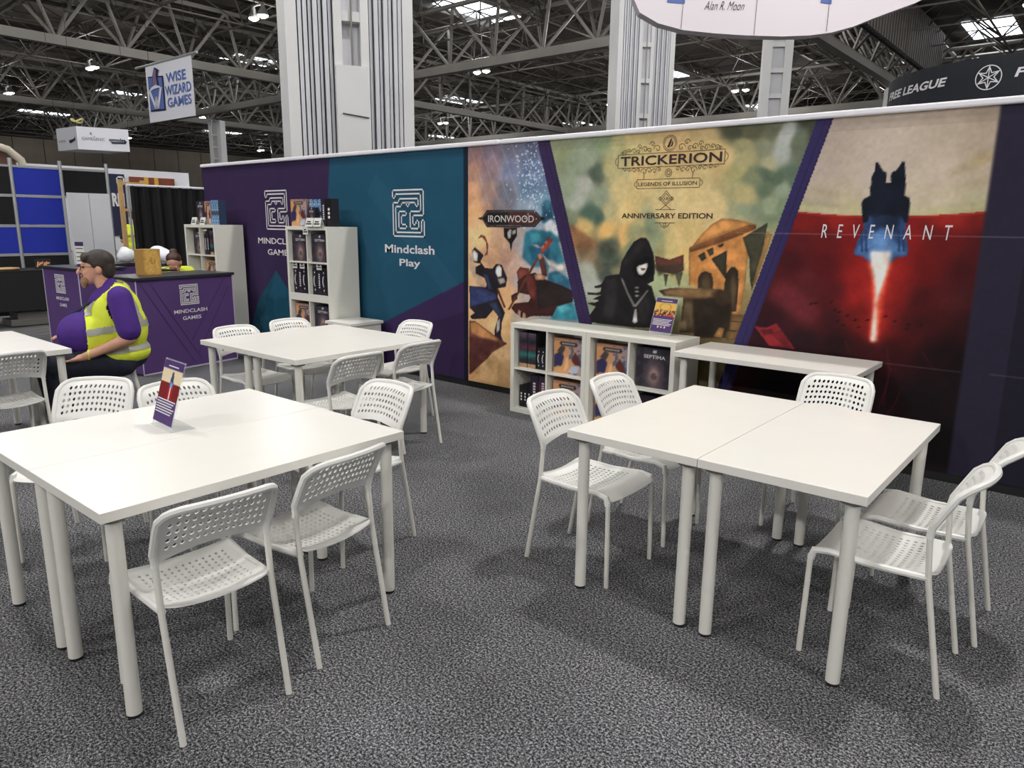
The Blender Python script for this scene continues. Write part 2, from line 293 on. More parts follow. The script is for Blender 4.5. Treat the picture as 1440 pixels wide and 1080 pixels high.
ART={
 'ironwood':[
  ((30, 75, 95),1,0.95,[(-3.991,1.761),(-3.943,1.798),(-3.884,1.789),(-3.865,1.693),(-3.847,1.619),(-3.885,1.635),(-3.959,1.593),(-3.993,1.618),(-3.984,1.694)]),
  ((60, 110, 130),1,0.6,[(-3.98,1.769),(-3.932,1.794),(-3.889,1.768),(-3.919,1.71)]),
  ((25, 60, 90),1,0.6,[(-3.962,1.685),(-3.887,1.71),(-3.874,1.627),(-3.939,1.643)]),
  ((200, 200, 205),1,0.9,[(-3.959,1.593),(-3.885,1.635),(-3.82,1.577),(-3.805,1.46),(-3.88,1.467),(-3.936,1.525)]),
  ((35, 95, 115),1,0.95,[(-4.168,1.487),(-4.102,1.54),(-4.035,1.537),(-3.969,1.542),(-3.903,1.517),(-3.837,1.443),(-3.796,1.511),(-3.773,1.444),(-4.178,1.435)]),
  ((35, 100, 120),1,0.95,[(-4.185,1.434),(-4.169,1.518),(-4.079,1.547),(-3.99,1.507),(-3.887,1.536),(-3.817,1.483),(-3.78,1.39),(-3.726,1.271),(-3.81,1.254),(-3.88,1.292),(-3.911,1.153),(-3.948,1.22),(-4.09,1.214),(-4.201,1.294)]),
  ((20, 65, 95),1.5,0.7,[(-4.13,1.394),(-3.988,1.439),(-3.882,1.387),(-3.914,1.29),(-4.091,1.27)]),
  ((70, 150, 160),1.5,0.6,[(-4.114,1.505),(-4.025,1.52),(-3.989,1.453),(-4.095,1.423)]),
  ((25, 80, 110),1,0.9,[(-3.911,1.166),(-3.808,1.199),(-3.67,1.124),(-3.65,1.03),(-3.803,1.02),(-3.909,1.083)]),
  ((60, 140, 155),1.5,0.6,[(-3.876,1.154),(-3.773,1.173),(-3.721,1.122),(-3.805,1.089)]),
  ((40, 120, 140),1,0.95,[(-3.85,0.85),(-3.765,0.912),(-3.631,0.95),(-3.558,0.778),(-3.865,0.764)]),
  ((90, 180, 190),1.5,0.6,[(-3.799,0.882),(-3.697,0.917),(-3.645,0.866),(-3.762,0.829)]),
  ((215, 205, 200),0,1.0,[(-3.986,1.343),(-3.914,1.29),(-3.81,1.247),(-3.725,1.257),(-3.715,1.197),(-3.808,1.192),(-3.895,1.229)]),
  ((190, 185, 190),0,1.0,[(-4.094,1.409),(-4.041,1.417),(-3.987,1.384),(-4.04,1.39)]),
  ((165, 140, 120),1,0.8,[(-4.856,1.329),(-4.804,1.257),(-4.641,0.996),(-4.62,0.967),(-4.742,0.989),(-4.856,1.164)]),
  ((35, 30, 40),0,1.0,[(-4.825,1.33),(-4.784,1.369),(-4.723,1.334),(-4.672,1.298),(-4.712,1.238),(-4.652,1.181),(-4.562,1.178),(-4.513,1.224),(-4.445,1.22),(-4.376,1.1),(-4.395,1.018),(-4.492,0.998),(-4.491,0.916),(-4.401,0.775),(-4.439,0.682),(-4.448,0.56),(-4.422,0.5),(-4.527,0.537),(-4.528,0.598),(-4.479,0.738),(-4.549,0.792),(-4.639,0.701),(-4.825,0.677),(-4.846,0.706),(-4.784,0.742),(-4.846,0.783),(-4.856,0.997),(-4.641,0.996),(-4.621,1.071),(-4.773,1.123),(-4.773,1.183),(-4.702,1.216),(-4.794,1.227)]),
  ((48, 58, 105),0,1.0,[(-4.856,0.997),(-4.661,0.987),(-4.511,0.944),(-4.51,0.892),(-4.681,0.842),(-4.846,0.799)]),
  ((60, 72, 120),0,0.8,[(-4.846,0.967),(-4.701,0.969),(-4.56,0.926),(-4.701,0.901)]),
  ((48, 62, 105),0,1.0,[(-4.682,1.128),(-4.621,1.116),(-4.561,0.986),(-4.61,0.983)]),
  ((45, 55, 80),0,1.0,[(-4.61,0.848),(-4.51,0.87),(-4.44,0.771),(-4.449,0.696),(-4.529,0.779)]),
  ((205, 200, 195),0,1.0,[(-4.821,1.331),(-4.794,1.346),(-4.743,1.311),(-4.753,1.236),(-4.804,1.242)]),
  ((225, 222, 215),0,1.0,[(-4.513,1.195),(-4.474,1.218),(-4.445,1.183),(-4.448,1.11),(-4.492,1.101),(-4.522,1.143)]),
  ((170, 160, 150),0,1.0,[(-4.498,1.086),(-4.421,1.1),(-4.395,1.062),(-4.463,1.036)]),
  ((200, 195, 190),0,1.0,[(-4.499,0.691),(-4.459,0.717),(-4.468,0.604),(-4.502,0.578)]),
  ((150, 70, 60),0,1.0,[(-4.747,1.451),(-4.703,1.488),(-4.653,1.475),(-4.613,1.395),(-4.622,1.307),(-4.662,1.291),(-4.632,1.336),(-4.643,1.424),(-4.693,1.466)]),
  ((90, 55, 45),0,1.0,[(-4.511,0.989),(-4.482,0.991),(-4.392,0.827),(-4.412,0.821)]),
  ((120, 58, 45),0,1.0,[(-4.264,1.163),(-4.227,1.208),(-4.163,1.203),(-4.117,1.198),(-4.134,1.141),(-4.197,1.095),(-4.244,1.085)]),
  ((60, 30, 28),0,1.0,[(-4.253,1.078),(-4.161,1.14),(-4.053,1.166),(-3.927,1.11),(-3.736,1.066),(-3.634,1.031),(-3.63,0.936),(-3.799,0.882),(-3.848,0.793),(-4.081,0.773),(-4.154,0.745),(-4.267,0.779),(-4.325,0.825),(-4.287,0.872),(-4.12,0.899),(-4.085,0.959),(-4.251,0.977)]),
  ((105, 45, 40),0,1.0,[(-4.161,1.125),(-4.089,1.143),(-4.032,1.034),(-4.047,0.919),(-4.102,0.944),(-4.141,1.027)]),
  ((38, 30, 30),0,1.0,[(-4.034,1.104),(-3.874,1.085),(-3.651,1.037),(-3.631,0.95),(-3.868,0.876),(-4.009,0.837)]),
  ((205, 150, 115),0,1.0,[(-4.061,1.145),(-3.981,1.163),(-3.928,1.138),(-3.945,1.109),(-4.042,1.101)]),
  ((90, 45, 40),0,1.0,[(-4.021,1.321),(-3.977,1.329),(-3.93,1.235),(-3.914,1.139),(-3.972,1.149)]),
  ((190, 130, 95),0,1.0,[(-4.03,1.328),(-3.986,1.336),(-3.967,1.302),(-4.002,1.28)]),
  ((60, 35, 32),0,1.0,[(-4.327,0.942),(-4.261,0.976),(-4.25,0.919),(-4.316,0.87)]),
  ((120, 60, 45),0,1.0,[(-4.038,1.3),(-4.011,1.294),(-4.344,0.809),(-4.367,0.807)]),
  ((160, 60, 45),0,1.0,[(-4.004,1.37),(-3.919,1.475),(-3.859,1.462),(-3.883,1.421),(-3.968,1.337)]),
  ((230, 215, 200),0,0.8,[(-3.987,1.391),(-3.967,1.412),(-3.952,1.399),(-3.978,1.378)]),
  ((230, 215, 200),0,0.8,[(-3.953,1.433),(-3.933,1.451),(-3.918,1.438),(-3.939,1.42)]),
  ((200, 150, 120),0,1.0,[(-4.239,0.818),(-4.155,0.788),(-4.144,0.746),(-4.21,0.747),(-4.248,0.78)]),
  ((45, 30, 28),0,1.0,[(-4.211,0.805),(-4.183,0.8),(-4.191,0.749),(-4.214,0.754)]),
  ((110, 62, 48),0,1.0,[(-4.857,0.658),(-4.784,0.665),(-4.7,0.627),(-4.537,0.551),(-4.369,0.486),(-4.457,0.438),(-4.556,0.38),(-4.617,0.311),(-4.72,0.235),(-4.805,0.16),(-4.858,0.121)]),
  ((190, 130, 75),1,0.9,[(-4.851,0.643),(-4.763,0.652),(-4.639,0.587),(-4.477,0.504),(-4.68,0.505),(-4.742,0.522),(-4.826,0.544)]),
  ((75, 38, 36),1,0.85,[(-4.857,0.502),(-4.68,0.505),(-4.457,0.484),(-4.476,0.436),(-4.577,0.378),(-4.638,0.308),(-4.826,0.141),(-4.858,0.129)]),
  ((150, 118, 80),1.5,0.5,[(-4.658,0.274),(-4.536,0.367),(-4.475,0.329),(-4.576,0.215)]),
  ((22, 20, 22),0,1.0,[(-4.737,1.642),(-4.687,1.652),(-4.632,1.713),(-4.066,1.711),(-3.999,1.656),(-3.95,1.645),(-3.95,1.633),(-3.998,1.622),(-4.063,1.564),(-4.631,1.558),(-4.687,1.625),(-4.737,1.632)]),
  ((110, 105, 105),0,1.0,[(-4.699,1.638),(-4.622,1.702),(-4.074,1.701),(-3.993,1.641),(-4.071,1.575),(-4.621,1.569)]),
  ((30, 27, 28),0,1.0,[(-4.687,1.638),(-4.617,1.695),(-4.367,1.694),(-4.366,1.579),(-4.616,1.576)]),
  ((70, 38, 36),0,1.0,[(-4.367,1.694),(-4.078,1.694),(-4.004,1.641),(-4.076,1.581),(-4.366,1.579)]),
  ((25, 22, 24),0,1.0,[(-4.425,1.553),(-4.269,1.555),(-4.268,1.494),(-4.306,1.449),(-4.329,1.431),(-4.364,1.43),(-4.418,1.474)]),
  ((22, 20, 22),0,1.0,[(-4.426,1.55),(-4.264,1.552),(-4.269,1.482),(-4.318,1.424),(-4.336,1.339),(-4.352,1.416),(-4.41,1.472)]),
  ((200, 195, 190),0,0.9,[(-4.383,1.51),(-4.354,1.541),(-4.33,1.537),(-4.341,1.466),(-4.37,1.457)]),
  ((200, 195, 190),0,0.9,[(-4.324,1.528),(-4.278,1.542),(-4.283,1.507),(-4.318,1.493)]),
 ],
 'trickerion':[
  ((150, 95, 55),1.5,0.8,[(-3.701,1.605),(-3.583,1.547),(-3.412,1.443),(-3.215,1.419),(-3.214,1.4),(-3.651,1.387)]),
  ((110, 80, 58),2,0.6,[(-3.695,1.606),(-3.624,1.569),(-3.542,1.506),(-3.416,1.448),(-3.414,1.407),(-3.49,1.349),(-3.568,1.29)]),
  ((60, 72, 62),2.5,0.85,[(-3.41,1.444),(-3.319,1.482),(-3.252,1.439),(-3.226,1.358),(-3.161,1.334),(-3.148,1.271),(-3.253,1.239),(-3.34,1.235),(-3.355,1.326),(-3.413,1.389)]),
  ((105, 120, 95),3,0.6,[(-3.111,1.572),(-3.015,1.6),(-2.876,1.574),(-2.903,1.501),(-3.02,1.499),(-3.148,1.44)]),
  ((165, 142, 82),2,0.5,[(-2.859,1.423),(-2.824,1.492),(-2.781,1.425),(-2.771,1.339),(-2.855,1.345)]),
  ((95, 48, 40),0,0.95,[(-2.856,1.358),(-2.727,1.332),(-2.611,1.375),(-2.603,1.252),(-2.672,1.223),(-2.74,1.228),(-2.839,1.241)]),
  ((60, 52, 42),1,0.8,[(-2.846,1.284),(-2.602,1.312),(-2.608,1.26),(-2.635,1.233),(-2.673,1.236),(-2.69,1.205),(-2.74,1.237),(-2.816,1.198)]),
  ((85, 92, 68),0,1.0,[(-2.773,1.218),(-2.73,1.22),(-2.748,1.119)]),
  ((88, 95, 70),0,1.0,[(-2.677,1.231),(-2.607,1.243),(-2.632,1.122)]),
  ((196, 132, 68),0,1.0,[(-2.569,1.413),(-2.481,1.513),(-2.403,1.601),(-2.324,1.644),(-2.243,1.644),(-2.143,1.626),(-2.058,1.604),(-2.061,1.581),(-2.104,1.52),(-2.105,1.172),(-2.128,0.958),(-2.208,0.951),(-2.266,1.162),(-2.552,1.145)]),
  ((206, 138, 72),0,1.0,[(-2.54,1.443),(-2.472,1.533),(-2.383,1.61),(-2.324,1.641),(-2.223,1.64),(-2.073,1.604),(-2.295,1.54),(-2.457,1.475)]),
  ((120, 72, 40),0,1.0,[(-2.569,1.425),(-2.375,1.501),(-2.111,1.603),(-2.058,1.599),(-2.061,1.576),(-2.155,1.533),(-2.371,1.448),(-2.553,1.394)]),
  ((176, 110, 56),0,1.0,[(-2.561,1.431),(-2.375,1.505),(-2.121,1.599),(-2.11,1.585),(-2.373,1.484),(-2.554,1.411)]),
  ((196, 128, 66),1,0.9,[(-2.537,1.394),(-2.154,1.524),(-2.112,1.38),(-2.162,1.13),(-2.346,1.118),(-2.541,1.145)]),
  ((62, 62, 46),0,1.0,[(-2.153,1.51),(-1.979,1.618),(-1.996,1.43),(-2.053,1.137),(-2.074,1.212),(-2.091,1.362)]),
  ((176, 128, 68),0,1.0,[(-1.978,1.559),(-1.939,1.537),(-1.97,1.413),(-2.037,1.176),(-2.052,1.184),(-2,1.421)]),
  ((50, 48, 36),0,1.0,[(-2.384,1.351),(-2.265,1.417),(-2.254,1.201),(-2.327,1.285)]),
  ((58, 56, 42),0,1.0,[(-2.492,1.371),(-2.441,1.402),(-2.422,1.354),(-2.457,1.328)]),
  ((62, 60, 44),0,1.0,[(-2.426,1.412),(-2.375,1.438),(-2.366,1.39),(-2.396,1.37)]),
  ((66, 62, 46),0,1.0,[(-2.345,1.449),(-2.295,1.469),(-2.298,1.445),(-2.323,1.435)]),
  ((60, 48, 34),0,1.0,[(-2.475,1.129),(-2.48,1.204),(-2.456,1.245),(-2.42,1.259),(-2.376,1.244),(-2.358,1.205),(-2.354,1.117)]),
  ((88, 70, 48),1,0.8,[(-2.443,1.131),(-2.442,1.191),(-2.418,1.232),(-2.383,1.194),(-2.378,1.125)]),
  ((48, 40, 30),0,1.0,[(-2.267,1.064),(-2.266,1.162),(-2.257,1.25),(-2.225,1.295),(-2.195,1.301),(-2.168,1.273),(-2.157,1.169),(-2.159,0.975),(-2.2,0.971)]),
  ((86, 68, 46),1,0.8,[(-2.201,0.991),(-2.218,1.203),(-2.197,1.262),(-2.173,1.206),(-2.17,0.983)]),
  ((70, 52, 36),0,1.0,[(-2.809,1.087),(-2.696,1.115),(-2.305,1.13),(-2.252,1.119),(-2.207,1.059),(-2.185,0.914),(-2.215,0.772),(-2.47,0.745),(-2.494,0.783),(-2.605,0.772),(-2.59,1.051),(-2.76,1.049)]),
  ((128, 98, 62),1,0.9,[(-2.763,1.091),(-2.595,1.12),(-2.305,1.128),(-2.342,1.059),(-2.426,1.053),(-2.59,1.051),(-2.738,1.059)]),
  ((36, 28, 22),1,0.9,[(-2.512,1.036),(-2.342,1.069),(-2.259,1.074),(-2.204,1.03),(-2.192,0.873),(-2.256,0.767),(-2.47,0.755)]),
  ((58, 44, 32),1,0.8,[(-2.366,1.097),(-2.305,1.128),(-2.242,1.115),(-2.206,1.049),(-2.254,1.006),(-2.318,1.021)]),
  ((95, 80, 58),1,0.9,[(-2.576,1.001),(-2.517,1.026),(-2.499,0.844),(-2.551,0.798),(-2.598,0.835)]),
  ((150, 130, 100),1,0.7,[(-2.611,0.854),(-2.556,0.88),(-2.545,0.799),(-2.618,0.791)]),
  ((165, 115, 60),0,0.9,[(-2.32,0.771),(-2.283,0.845),(-2.241,0.839),(-2.256,0.767)]),
  ((110, 82, 48),0,1.0,[(-2.198,0.952),(-2.087,0.952),(-2.132,0.761),(-2.224,0.756),(-2.22,0.831),(-2.2,0.838)]),
  ((60, 48, 34),0,1.0,[(-2.225,0.831),(-2.138,0.834),(-2.137,0.828),(-2.224,0.823)]),
  ((60, 48, 34),0,1.0,[(-2.194,0.903),(-2.103,0.901),(-2.104,0.895),(-2.194,0.895)]),
  ((26, 24, 26),0,1.0,[(-3.176,1.197),(-3.159,1.298),(-3.111,1.38),(-3.053,1.461),(-2.994,1.493),(-2.943,1.494),(-2.917,1.469),(-2.872,1.379),(-2.851,1.284),(-2.854,1.161),(-2.912,1.131),(-2.871,1.116),(-2.835,1.02),(-2.803,0.983),(-2.763,0.977),(-2.782,0.96),(-2.827,0.958),(-2.807,0.88),(-2.812,0.789),(-3.037,0.772),(-3.444,0.775),(-3.447,0.842),(-3.393,0.914),(-3.468,0.932),(-3.474,0.941),(-3.406,0.946),(-3.356,0.968),(-3.424,0.973),(-3.396,0.989),(-3.342,1.016),(-3.477,1.007),(-3.483,1.026),(-3.409,1.026),(-3.354,1.039),(-3.344,1.077),(-3.405,1.068),(-3.417,1.082),(-3.345,1.105),(-3.304,1.172),(-3.25,1.186)]),
  ((46, 44, 46),2,0.7,[(-3.129,1.317),(-3.071,1.408),(-2.993,1.476),(-2.942,1.473),(-2.988,1.393),(-3.067,1.328),(-3.147,1.253)]),
  ((14, 13, 15),0,1.0,[(-3.062,1.239),(-3.025,1.312),(-2.925,1.351),(-2.875,1.344),(-2.867,1.213),(-2.924,1.152),(-2.976,1.172),(-3.028,1.187)]),
  ((222, 212, 205),0,1.0,[(-3.016,1.259),(-2.982,1.287),(-2.932,1.302),(-2.917,1.294),(-2.92,1.263),(-2.938,1.218),(-2.967,1.199),(-2.993,1.206),(-3.01,1.232)]),
  ((120, 70, 65),0,1.0,[(-2.98,1.256),(-2.935,1.255),(-2.939,1.24),(-2.969,1.239)]),
  ((20, 18, 20),0,1.0,[(-2.998,1.291),(-2.923,1.314),(-2.917,1.3),(-2.982,1.278)]),
  ((48, 46, 48),2,0.55,[(-3.293,1.154),(-3.206,1.168),(-3.176,0.995),(-3.233,0.823),(-3.322,0.834),(-3.298,1.033)]),
  ((44, 42, 44),2,0.5,[(-2.987,1.009),(-2.909,1.069),(-2.87,0.928),(-2.904,0.807),(-2.977,0.828)]),
  ((190, 188, 185),0,0.75,[(-3.158,1.162),(-3.142,1.164),(-3.084,1.057),(-3.016,0.957),(-2.91,1.086),(-2.899,1.078),(-3.004,0.94),(-3.03,0.942),(-3.099,1.047)]),
  ((205, 202, 198),0,1.0,[(-3.016,0.921),(-2.999,0.922),(-2.985,0.823),(-3.007,0.807),(-3.031,0.818)]),
  ((200, 198, 195),0,1.0,[(-3.028,1.097),(-3.008,1.105),(-2.98,1.1),(-3.005,1.09)]),
  ((200, 198, 195),0,1.0,[(-3.027,1.065),(-3.006,1.074),(-2.978,1.068),(-3.003,1.059)]),
  ((200, 198, 195),0,1.0,[(-3.025,1.031),(-3.005,1.04),(-2.976,1.034),(-3.002,1.024)]),
 ],
 'revtop':[
  ((150, 132, 95),2,0.75,[(-0.912,1.912),(-0.825,1.961),(-0.761,2.028),(-0.688,2.045),(-0.684,1.985),(-0.733,1.952),(-0.821,1.93),(-0.892,1.901)]),
  ((150, 132, 100),2,0.6,[(-0.966,1.799),(-0.837,1.833),(-0.751,1.877),(-0.677,1.895),(-0.676,1.854),(-0.755,1.841),(-0.846,1.828),(-0.946,1.793)]),
  ((150, 135, 105),2,0.6,[(-1.706,1.858),(-1.588,1.832),(-1.471,1.784),(-1.584,1.795),(-1.715,1.823)]),
  ((140, 130, 105),2,0.5,[(-1.733,1.765),(-1.58,1.751),(-1.42,1.716),(-1.577,1.723),(-1.736,1.741)]),
  ((150, 140, 100),2,0.6,[(-1.003,1.703),(-0.833,1.724),(-0.679,1.733),(-0.675,1.707),(-0.829,1.692),(-1.001,1.684)]),
 ],
 'revred':[
  ((150, 28, 26),8,0.6,[(-1.381,1.35),(-1.296,1.376),(-1.169,1.381),(-1.062,1.352),(-1.093,1.078),(-1.135,0.888),(-1.264,0.875),(-1.35,1.057)]),
  ((175, 32, 28),4,0.8,[(-1.317,1.364),(-1.126,1.372),(-1.142,1.235),(-1.161,1.073),(-1.159,0.862),(-1.24,0.853),(-1.246,1.113),(-1.283,1.25)]),
  ((215, 70, 40),1.5,0.9,[(-1.296,1.376),(-1.143,1.382),(-1.163,1.279),(-1.178,1.129),(-1.18,0.954),(-1.175,0.86),(-1.223,0.855),(-1.232,1.067),(-1.253,1.228)]),
  ((120, 40, 48),4,0.55,[(-1.914,1.189),(-1.815,1.22),(-1.71,1.152),(-1.634,1.108),(-1.556,1.04),(-1.603,0.913),(-1.704,0.953),(-1.822,1.019),(-1.929,1.074)]),
  ((105, 34, 40),6,0.35,[(-0.863,1.186),(-0.773,1.236),(-0.693,1.198),(-0.719,1.109),(-0.814,1.101)]),
  ((26, 10, 14),0,0.85,[(-1.617,1.074),(-1.602,1.088),(-1.583,1.086),(-1.598,1.071)]),
  ((26, 10, 14),0,0.85,[(-1.512,1.09),(-1.498,1.104),(-1.479,1.102),(-1.494,1.088)]),
  ((26, 10, 14),0,0.85,[(-1.484,1.035),(-1.469,1.05),(-1.45,1.048),(-1.465,1.033)]),
  ((26, 10, 14),0,0.85,[(-1.454,1.026),(-1.439,1.04),(-1.421,1.038),(-1.435,1.024)]),
  ((26, 10, 14),0,0.85,[(-1.4,1.006),(-1.386,1.021),(-1.368,1.019),(-1.382,1.004)]),
  ((26, 10, 14),0,0.85,[(-1.459,0.965),(-1.445,0.979),(-1.426,0.978),(-1.44,0.963)]),
  ((26, 10, 14),0,0.85,[(-1.422,0.938),(-1.407,0.953),(-1.389,0.951),(-1.403,0.936)]),
  ((26, 10, 14),0,0.85,[(-1.347,0.981),(-1.333,0.996),(-1.315,0.994),(-1.329,0.979)]),
  ((26, 10, 14),0,0.85,[(-1.32,0.936),(-1.305,0.95),(-1.288,0.949),(-1.302,0.934)]),
  ((26, 10, 14),0,0.85,[(-1.109,0.994),(-1.095,1.008),(-1.078,1.006),(-1.091,0.992)]),
  ((26, 10, 14),0,0.85,[(-1.024,0.982),(-1.011,0.996),(-0.994,0.994),(-1.007,0.98)]),
  ((26, 10, 14),0,0.85,[(-1.031,0.953),(-1.018,0.967),(-1.001,0.965),(-1.014,0.951)]),
  ((26, 10, 14),0,0.85,[(-1.165,1.021),(-1.151,1.035),(-1.134,1.033),(-1.147,1.019)]),
  ((26, 10, 14),0,0.85,[(-0.952,0.983),(-0.94,0.997),(-0.923,0.995),(-0.936,0.981)]),
  ((26, 10, 14),0,0.85,[(-1.27,0.988),(-1.256,1.003),(-1.238,1.001),(-1.252,0.986)]),
  ((26, 10, 14),0,0.85,[(-1.646,1.065),(-1.631,1.08),(-1.612,1.078),(-1.627,1.063)]),
  ((120, 28, 34),0,1.0,[(-2.013,0.881),(-1.925,0.876),(-1.855,0.916),(-1.71,0.747),(-1.894,0.752)]),
  ((60, 16, 22),0,0.7,[(-1.97,0.858),(-1.884,0.873),(-1.868,0.842),(-1.94,0.821)]),
  ((70, 18, 24),0,0.45,[(-1.901,0.838),(-1.822,0.873),(-1.723,0.752),(-1.761,0.745)]),
  ((92, 24, 30),0,0.6,[(-1.113,0.829),(-1.087,0.668),(-1.095,0.469),(-1.098,0.393),(-1.102,0.467),(-1.093,0.667),(-1.12,0.828)]),
  ((92, 24, 30),0,0.6,[(-1.076,0.694),(-1.086,0.582),(-1.123,0.414),(-1.138,0.398),(-1.13,0.413),(-1.092,0.581),(-1.083,0.693)]),
  ((92, 24, 30),0,0.6,[(-1.002,0.57),(-1.019,0.481),(-1.064,0.386),(-1.076,0.391),(-1.07,0.385),(-1.026,0.48),(-1.009,0.569)]),
  ((92, 24, 30),0,0.6,[(-1.376,0.843),(-1.345,0.771),(-1.377,0.742),(-1.382,0.754),(-1.384,0.741),(-1.352,0.77),(-1.383,0.842)]),
  ((92, 24, 30),0,0.6,[(-0.91,0.823),(-0.867,0.769),(-0.835,0.72),(-0.847,0.73),(-0.841,0.719),(-0.873,0.768),(-0.916,0.822)]),
 ],
 'rocket':[
  ((36, 62, 104),0,1.0,[(-1.351,1.637),(-1.317,1.671),(-1.139,1.671),(-1.09,1.638),(-1.099,1.583),(-1.065,1.463),(-1.07,1.419),(-1.13,1.405),(-1.158,1.376),(-1.285,1.371),(-1.321,1.404),(-1.388,1.419),(-1.375,1.5),(-1.34,1.58)]),
  ((70, 110, 165),1,0.8,[(-1.361,1.477),(-1.312,1.524),(-1.294,1.558),(-1.254,1.581),(-1.191,1.582),(-1.151,1.505),(-1.085,1.462),(-1.071,1.43),(-1.131,1.416),(-1.158,1.382),(-1.285,1.377),(-1.321,1.41),(-1.378,1.425)]),
  ((96, 140, 195),2,0.8,[(-1.272,1.548),(-1.208,1.549),(-1.146,1.461),(-1.162,1.415),(-1.289,1.411),(-1.286,1.479)]),
  ((24, 40, 72),0,0.8,[(-1.361,1.58),(-1.351,1.58),(-1.33,1.432),(-1.344,1.438)]),
  ((24, 40, 72),0,0.8,[(-1.334,1.58),(-1.324,1.581),(-1.303,1.433),(-1.317,1.438)]),
  ((24, 40, 72),0,0.8,[(-1.14,1.583),(-1.129,1.583),(-1.109,1.439),(-1.122,1.445)]),
  ((24, 40, 72),0,0.8,[(-1.114,1.583),(-1.104,1.583),(-1.083,1.44),(-1.096,1.445)]),
  ((16, 22, 36),0,1.0,[(-1.374,1.75),(-1.361,1.774),(-1.325,1.794),(-1.334,1.844),(-1.325,1.86),(-1.332,1.904),(-1.315,1.947),(-1.316,2),(-1.298,1.997),(-1.285,1.974),(-1.263,1.943),(-1.246,1.936),(-1.239,1.901),(-1.242,1.871),(-1.211,1.87),(-1.218,1.912),(-1.211,1.938),(-1.191,1.943),(-1.165,1.987),(-1.161,1.998),(-1.146,1.995),(-1.139,1.952),(-1.127,1.882),(-1.123,1.79),(-1.096,1.777),(-1.087,1.747),(-1.086,1.627),(-1.103,1.622),(-1.129,1.665),(-1.158,1.654),(-1.222,1.671),(-1.283,1.654),(-1.317,1.669),(-1.323,1.626),(-1.353,1.62)]),
  ((24, 34, 56),1,0.8,[(-1.312,1.671),(-1.129,1.671),(-1.147,1.561),(-1.181,1.582),(-1.254,1.581),(-1.273,1.559)]),
  ((60, 100, 155),1,0.6,[(-1.252,1.559),(-1.243,1.593),(-1.198,1.593),(-1.185,1.549),(-1.2,1.521),(-1.232,1.52)]),
  ((240, 225, 215),1,1.0,[(-1.287,1.439),(-1.165,1.443),(-1.16,1.393),(-1.176,1.302),(-1.196,1.197),(-1.212,1.115),(-1.188,0.859),(-1.22,0.855),(-1.224,1.114),(-1.229,1.207),(-1.272,1.354)]),
 ],
}
CP_IRON=[(-4.854,2.234,128,98,98),(-4.588,2.233,120,105,120),(-4.335,2.226,105,105,125),(-4.134,2.227,85,92,120),(-4.809,2.04,165,122,105),(-4.587,2.064,135,112,118),(-4.333,2.055,112,118,148),(-4.09,2.047,100,115,150),(-4.809,1.847,205,150,110),(-4.586,1.844,150,120,112),(-4.372,1.859,108,110,125),(-4.127,1.897,98,122,150),(-3.99,1.774,110,140,165),(-4.498,1.716,120,112,118),(-4.782,1.684,225,170,120),(-4.585,1.684,180,135,110),(-4.163,1.684,135,150,170),(-4.673,1.489,225,175,118),(-4.496,1.46,190,150,120),(-4.283,1.495,165,150,145),(-4.157,1.404,165,160,165),(-4.809,1.387,225,178,125),(-4.582,1.294,185,140,105),(-4.407,1.268,160,120,100),(-4.809,1.151,220,175,125),(-4.32,1.175,185,150,130),(-4.193,1.085,175,160,160),(-4.581,1.029,225,170,115),(-4.403,0.908,215,160,110),(-4.67,0.752,215,170,115),(-4.444,0.67,215,170,115),(-4.187,0.793,180,165,155),(-4.763,0.535,205,165,115),(-4.486,0.427,200,160,110),(-4.353,0.374,195,155,108),(-4.575,0.137,190,150,100),(-4.392,0.023,180,140,95),(-4.81,0.031,200,150,100),(-3.823,0.824,150,150,150),(-3.677,1.083,140,150,160)]
